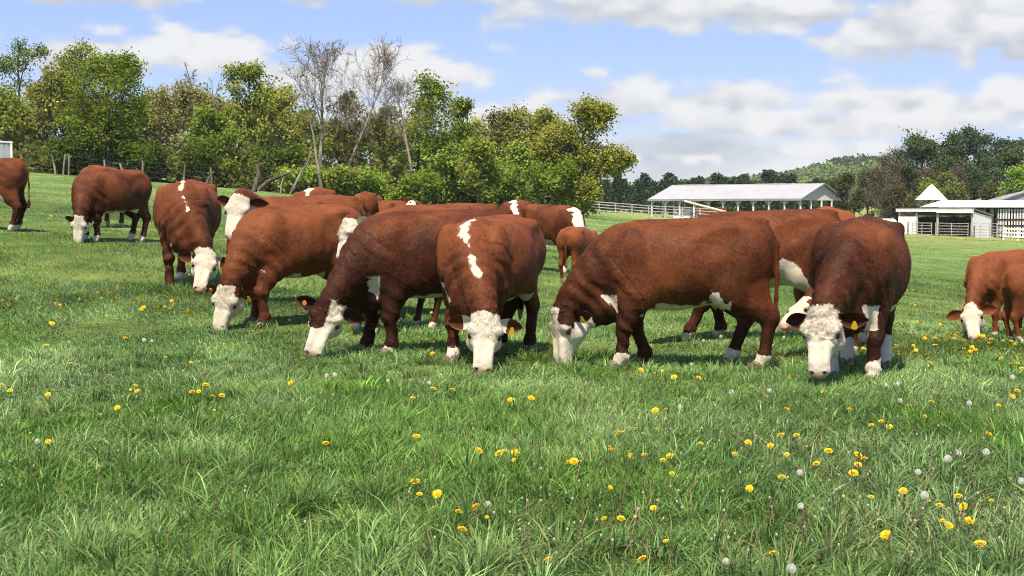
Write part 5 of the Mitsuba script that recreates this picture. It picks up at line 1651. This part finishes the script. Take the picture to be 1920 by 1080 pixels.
    cow('distant_calf', 'small far calf with head to the right left of the red back', 757, 34.0, 20, (776, 378), (781, 392), scale=.82, res=.03, hair=int(5000 * H), tone=.6, calf=True, cat='calf')
    cow('distant_cow', 'cow facing the viewer right of centre with bold white neck stripe', 967, 29.0, 264, (970, 425), (968, 475), scale=1.05, res=.026, hair=int(11000 * H), tone=.40, white=dict(crest=(.20, 1.1, .075)))
    cow('distant_cow', 'cow turned right of centre with wide white crest on its neck', 1037, 28.3, 318, (1090, 432), (1098, 480), scale=1.02, res=.026, hair=int(12000 * H), tone=.44, white=dict(crest=(.50, 1.2, .13), brisket=.70, belly=.68), socks=(.16, .16, .1, .1))
    cow('distant_calf', 'calf standing behind the neck of the side-on grazing cow', 1086, 24.6, 66, (1106, 455), (1112, 490), scale=.76, res=.026, hair=int(9000 * H), tone=.68, calf=True, cat='calf', poll_far=True)
    # longer grass that the herd has left round its own feet
    r_ = np.random.default_rng(12)
    V, Fc, Cc, n0 = [], [], [], 0
    for q in FEET:
        if q[1] > 20: continue
        m = 120
        a_ = r_.random(m) * 6.28; rr = .05 + .14 * r_.random(m)
        x, y = q[0] + np.cos(a_) * rr, q[1] + np.sin(a_) * rr
        b = np.stack([x, y, ground(x, y) - .01], 1)
        h = r_.uniform(.05, .13, m)[:, None]
        l = unit_rows(r_.normal(size=(m, 3)) * [1, 1, 0]) * h * r_.uniform(.2, 1.1, (m, 1))
        s_ = unit_rows(r_.normal(size=(m, 3)) * [1, 1, 0]) * .005
        up = np.array([0, 0, 1.0]) * h
        V.append(np.stack([b - s_, b + s_, b + l * .35 + up * .6 - s_ * .8, b + l * .35 + up * .6 + s_ * .8, b + l + up * .95], 1).reshape(-1, 3))
        Fc.append((np.array([[0, 1, 3], [0, 3, 2], [2, 3, 4]])[None] + (np.arange(m) * 5)[:, None, None]).reshape(-1, 3) + n0); n0 += m * 5
        t = r_.random((m, 1))
        Cc.append(np.repeat((np.array(GRASS_DEEP) * (1 - t) + np.array(GRASS_LIGHT) * t * .8), 5, 0))
    put('', 'hoof_grass', (np.vstack(V), np.vstack(Fc)), 'grass_material', color=np.vstack(Cc))
    tag('hoof_grass', 'longer green grass standing round the hooves of the cows', 'grass', kind='stuff')
    if DEBUG: [print(k_, v_) for k_, v_ in KEYPOINTS.items()]

# ----------------------------------------------------------------- dandelions
def petal_colour(p, n, uv):
    return mikit.mix((0.62, 0.30, 0.008), (0.80, 0.56, 0.015), mikit.smoothstep(.15, .8, uv.x))


scene['petal_material'] = {'type': 'twosided', 'bsdf': {'type': 'principled', 'base_color': mikit.proc(petal_colour), 'roughness': .6, 'specular': .2}}
scene['stem_material'] = matte((.13, .17, .06), .6)
scene['seed_material'] = {'type': 'principledthin', 'base_color': {'type': 'rgb', 'value': [.88, .87, .86]}, 'roughness': .7, 'diff_trans': .7, 'eta': 1.3}
scene['straw_material'] = {'type': 'twosided', 'bsdf': {'type': 'principled', 'base_color': {'type': 'mesh_attribute', 'name': 'vertex_color'}, 'roughness': .8}}


def flower_head(rng, r=.02):
    mb_v, mb_f, mb_u, n0 = [], [], [], 0
    for ring, (cnt, r0, r1, z0, z1) in enumerate([(26, .1, 1.0, .0, .10), (22, .1, .84, .08, .30), (18, .05, .62, .14, .42), (12, .02, .36, .2, .5)]):
        a = np.arange(cnt) * 2 * np.pi / cnt + rng.random(cnt) * .2 + ring
        w = r1 * np.pi / cnt * 1.15
        R1 = r1 * rng.uniform(.86, 1.06, cnt)
        d = np.stack([np.cos(a), np.sin(a), 0 * a], 1); s = np.stack([-np.sin(a), np.cos(a), 0 * a], 1)
        up = np.array([0, 0, 1.0])
        v = np.stack([d * r0 + up * z0, d * (R1 * .92)[:, None] - s * w + up * z1, d * R1[:, None] + up * (z1 - .02), d * (R1 * .92)[:, None] + s * w + up * z1], 1) * r
        mb_v.append(v.reshape(-1, 3)); f = np.array([[0, 1, 2], [0, 2, 3]])[None] + (np.arange(cnt) * 4)[:, None, None]
        mb_f.append(f.reshape(-1, 3) + n0); n0 += cnt * 4
        mb_u.append(np.tile([[.1 + ring * .05, 0], [1, 0], [1, 0], [1, 0]], (cnt, 1)))
    return np.vstack(mb_v), np.vstack(mb_f), np.vstack(mb_u)


def seed_ball(rng, r=.021):
    n = 130
    i = np.arange(n) + .5
    ph = np.arccos(1 - 2 * i / n); th = np.pi * (1 + 5 ** .5) * i
    d = np.stack([np.cos(th) * np.sin(ph), np.sin(th) * np.sin(ph), np.cos(ph)], 1)
    t1 = unit_rows(np.cross(d, [.3, .2, .9])); t2 = np.cross(d, t1)
    V, F, n0 = [], [], 0
    R = r * rng.uniform(.9, 1.05, (n, 1))
    for k in range(4):      # parachutes
        a = k * np.pi / 4
        s = t1 * math.cos(a) + t2 * math.sin(a); q = np.cross(d, s)
        v = np.stack([d * R * .93, d * R * 1.05 + s * r * .17 + q * r * .03, d * R * 1.05 + s * r * .17 - q * r * .03, d * R * 1.05 - s * r * .17 + q * r * .03, d * R * 1.05 - s * r * .17 - q * r * .03], 1)
        V.append(v.reshape(-1, 3)); F.append((np.array([[0, 1, 2], [0, 4, 3]])[None] + (np.arange(n) * 5)[:, None, None]).reshape(-1, 3) + n0); n0 += n * 5
    v = np.stack([d * 0, d * R + t1 * r * .012, d * R - t1 * r * .012], 1)
    V.append(v.reshape(-1, 3)); F.append(np.arange(n * 3).reshape(-1, 3) + n0); n0 += n * 3
    core = trimesh.creation.icosphere(1, r * .25)
    V.append(core.vertices); F.append(core.faces + n0)
    return np.vstack(V), np.vstack(F)


if FLOWERS:
    rng = np.random.default_rng(21)
    heads = [flower_head(np.random.default_rng(i)) for i in range(4)]
    head_ply = [mikit.ply((v, f), 'petal_material', uv=u) for v, f, u in heads]
    ball_ply = [mikit.ply(seed_ball(np.random.default_rng(40 + i)), 'seed_material') for i in range(2)]
    stem_ply = mikit.ply(tube(np.array([[0, 0, -1.0], [.04, .01, -.6], [.02, 0, -.25], [0, 0, 0]]), [.0026, .0024, .0022, .003], 5, False), 'stem_material', smooth=True)
    green = trimesh.creation.cone(.008, .012, sections=8)
    A = [(6, 243), (265, 163), (470, 68), (645, 88), (715, 160), (765, 200), (770, 243), (745, 268), (720, 270), (797, 288), (803, 338), (440, 330), (112, 424), (181, 457), (1090, 237), (1250, 280), (1625, 258), (1548, 292), (1562, 437), (1795, 490), (1872, 500), (1890, 492),
         (1557, 607), (1573, 653), (1640, 652), (1630, 700), (1718, 718), (1783, 703), (1825, 740), (1733, 785), (1915, 300), (1222, 463), (175, 95), (180, 280), (490, 262), (515, 266), (620, 140)]
    B = [(72, 293), (4, 302), (484, 188), (562, 190), (607, 215), (700, 217), (537, 340), (577, 335), (937, 387), (955, 287), (1035, 333), (1170, 271), (1145, 305), (1545, 362), (1610, 351), (1067, 433), (1008, 433), (970, 472), (837, 505), (708, 465), (455, 408), (403, 425), (365, 475),
         (372, 487), (399, 472), (430, 492), (443, 512), (497, 507), (232, 530), (210, 536), (568, 527), (593, 511), (600, 576), (1187, 491), (1298, 506), (1322, 521), (1297, 543), (938, 540), (1142, 540), (1280, 574), (12, 497), (8, 525), (369, 628), (346, 745), (462, 737), (530, 705),
         (890, 632), (1243, 660), (1347, 663), (1467, 641), (1563, 676), (1603, 695), (1673, 662), (1693, 700), (1615, 753), (1637, 771), (1715, 752), (1797, 677), (1402, 807), (1757, 841), (983, 876), (488, 898), (135, 902), (1788, 427), (1810, 445), (1385, 381), (1876, 287), (1885, 253), (1488, 320),
         (540, 408), (315, 490), (885, 460), (1415, 400), (1825, 320), (1030, 505), (1012, 590), (580, 830), (408, 745)]
    pix = [(x / 2, 600 + y / 2) for x, y in A] + [(960 + x / 2, 600 + y / 2) for x, y in B]
    n_named = len(pix)
    while len(pix) < 300:        # smaller ones farther off, thick on the left slope and behind the right cows
        r_ = rng.random()
        if r_ < .42: p = (rng.uniform(0, 340), 400 + 190 * rng.random() ** .8)
        elif r_ < .75: p = (rng.uniform(1640, 1920), rng.uniform(520, 690))
        elif r_ < .88: p = (rng.uniform(1420, 1920), rng.uniform(640, 800))
        else: p = (rng.uniform(0, 1920), rng.uniform(560, 760))
        q = (p[0] + rng.normal() * 14, p[1] + rng.normal() * 5)
        pix += [q] if p[1] > 700 else [q, (q[0] + rng.normal() * 9, q[1] + rng.normal() * 4)]
    spots = []
    for i, (px, py) in enumerate(pix):
        g = on_ground(px, py, 3.5, 60)
        up = .075 if g[1] < 12 else .06
        d = ray(px, py)
        # head stands above the ground: step towards the viewer along the sight line
        t = g[1]
        for _ in range(8):
            p = EYE + d * t
            gh = float(ground(p[0], p[1])) + up
            t -= (gh - p[2]) / max(-d[2], .02)
        p = EYE + d * t
        hgt = p[2] - float(ground(p[0], p[1]))
        key = numbered('dandelion')
        far = i >= n_named
        s = (1.0 + .25 * rng.normal()) if not far else rng.uniform(.9, 1.35)
        s = float(np.clip(s, .65, 1.3)) * (.55 if (not far and rng.random() < .2) else 1)
        tilt = rng.uniform(8, 50)
        az = rng.normal() * 40 - 90
        m = T4().translate(p.tolist()).rotate([0, 0, 1], float(az)).rotate([0, 1, 0], float(tilt)).rotate([0, 0, 1], float(rng.random() * 360)).scale(s * 1.02)
        scene[key + '__flower_head'] = {**head_ply[i % 4], 'to_world': m}
        if p[1] < 20:
            scene[key + '__stem'] = {**stem_ply, 'to_world': T4().translate([float(p[0]), float(p[1]), float(p[2]) - .002]).rotate([0, 0, 1], float(rng.random() * 360)).scale([1, 1, float(hgt) + .01])}
        tag(key, 'yellow dandelion flower blooming in the green pasture grass', 'flower', 'dandelions in bloom across the pasture')
    A = [(1225, 208), (1455, 228), (1610, 235), (140, 455), (540, 75), (570, 78), (1830, 692), (1255, 205)]
    B = [(630, 326), (823, 270), (673, 166), (978, 40), (718, 77), (783, 62), (1019, 65), (975, 95), (1402, 244), (1715, 312), (1080, 572), (1523, 570), (1634, 520), (1676, 500), (1778, 495), (1547, 657), (1911, 604), (1083, 698), (1048, 932), (803, 905), (966, 265), (1877, 215), (1455, 303), (1445, 480 // 2), (1000, 118), (940, 150)]
    for i, (px, py) in enumerate([(x / 2, 600 + y / 2) for x, y in A] + [(960 + x / 2, 600 + y / 2) for x, y in B]):
        g = on_ground(px, py, 3.5, 60); d = ray(px, py); t = g[1]
        for _ in range(8):
            p = EYE + d * t
            t -= (float(ground(p[0], p[1])) + .10 - p[2]) / max(-d[2], .02)
        p = EYE + d * t
        hgt = p[2] - float(ground(p[0], p[1]))
        key = numbered('dandelion_clock')
        m = T4().translate(p.tolist()).rotate([0, 0, 1], float(rng.random() * 360)).scale(float(rng.uniform(.62, .95)))
        scene[key + '__seed_head'] = {**ball_ply[i % 2], 'to_world': m}
        scene[key + '__stem'] = {**stem_ply, 'to_world': T4().translate([float(p[0]), float(p[1]), float(p[2])]).rotate([0, 0, 1], float(rng.random() * 360)).scale([1, 1, float(hgt) + .01])}
        tag(key, 'white fluffy dandelion seed head standing in the green grass', 'seed head', 'dandelion seed heads across the pasture')
    # the many small far ones, too small to pick out one by one
    V, F, U, n0 = [], [], [], 0
    for i in range(620):
        r_ = rng.random()
        if r_ < .5: px, py = rng.uniform(0, 420), rng.uniform(395, 600)
        elif r_ < .85: px, py = rng.uniform(1640, 1920), rng.uniform(500, 690)
        else: px, py = rng.uniform(400, 1640), rng.uniform(600, 700)
        p = on_ground(px, py, 8, 60)
        v, f, u = heads[i % 4]
        k_ = slice(0, 52)
        a = rng.random() * 6.28; s = rng.uniform(.7, 1.15)
        q = v[:192] * s
        tl = rng.uniform(.2, 1.1)
        q = q @ np.array([[1, 0, 0], [0, math.cos(tl), -math.sin(tl)], [0, math.sin(tl), math.cos(tl)]])
        V.append(q + p + [0, 0, rng.uniform(.05, .085)]); F.append(f[:96] + n0); U.append(np.clip(u[:192] + [.5, 0], 0, 1)); n0 += 192
    put('', 'far_dandelions', (np.vstack(V), np.vstack(F)), 'petal_material', uv=np.vstack(U))
    tag('far_dandelions', 'tiny yellow dandelions dotted over the far slope and behind the cows', 'flowers', kind='stuff')
    # spent stalks and dry stems among the grass
    V, F, C, n0 = [], [], [], 0
    for i in range(1500):
        if rng.random() < .7: px, py = rng.uniform(960, 1920), 640 + 440 * rng.random()
        else: px, py = rng.uniform(0, 1920), 600 + 480 * rng.random()
        g = on_ground(px, py, 3.5, 40) if i < 0 else None
        d = ray(px, py); t = (1.45 - .0) / max(-d[2], .02)
        if t > 16: continue
        p = EYE + d * t; p[2] = float(ground(p[0], p[1]))
        h = rng.uniform(.05, .15); a = rng.random() * 6.28; ln = h * rng.uniform(.1, .8)
        q = p + [math.cos(a) * ln, math.sin(a) * ln, h]
        v, f = tube(np.array([p, (p + q) / 2 + [0, 0, .01], q]), [.0022, .002, .0018], 3, False)
        c = np.array([[.16, .11, .06], [.30, .24, .13], [.10, .12, .05]][int(rng.integers(3))])
        V.append(v); F.append(f + n0); C.append(np.tile(c, (len(v), 1))); n0 += len(v)
        if rng.random() < .55:      # a spent bud on top
            b = trimesh.creation.icosphere(0, 1.0)
            v = b.vertices * [.006, .006, .009] + q
            c = np.array([[.13, .09, .05], [.42, .38, .30], [.12, .14, .06]][int(rng.integers(3))])
            V.append(v); F.append(b.faces + n0); C.append(np.tile(c, (len(v), 1))); n0 += len(v)
    put('', 'dry_stalks', (np.vstack(V), np.vstack(F)), 'straw_material', color=np.vstack(C))
    tag('dry_stalks', 'thin brown spent flower stalks among the green grass', 'stalks', kind='stuff')

# ----------------------------------------------------------------- thin spring haze
if HAZE:
    scene['air'] = {'type': 'homogeneous', 'albedo': {'type': 'rgb', 'value': [.95, .95, .95]}, 'sigma_t': {'type': 'rgb', 'value': [HAZE * .9, HAZE, HAZE * 1.12]}}
    scene['haze'] = {'type': 'cube', 'to_world': T4().translate([100, 500, 18]).scale([900, 900, 30]), 'bsdf': {'type': 'null'}, 'interior': {'type': 'ref', 'id': 'air'}}
    tag('haze', 'thin pale haze in the air over the pasture', 'haze', kind='stuff')
    scene['camera']['medium'] = {'type': 'ref', 'id': 'air'}
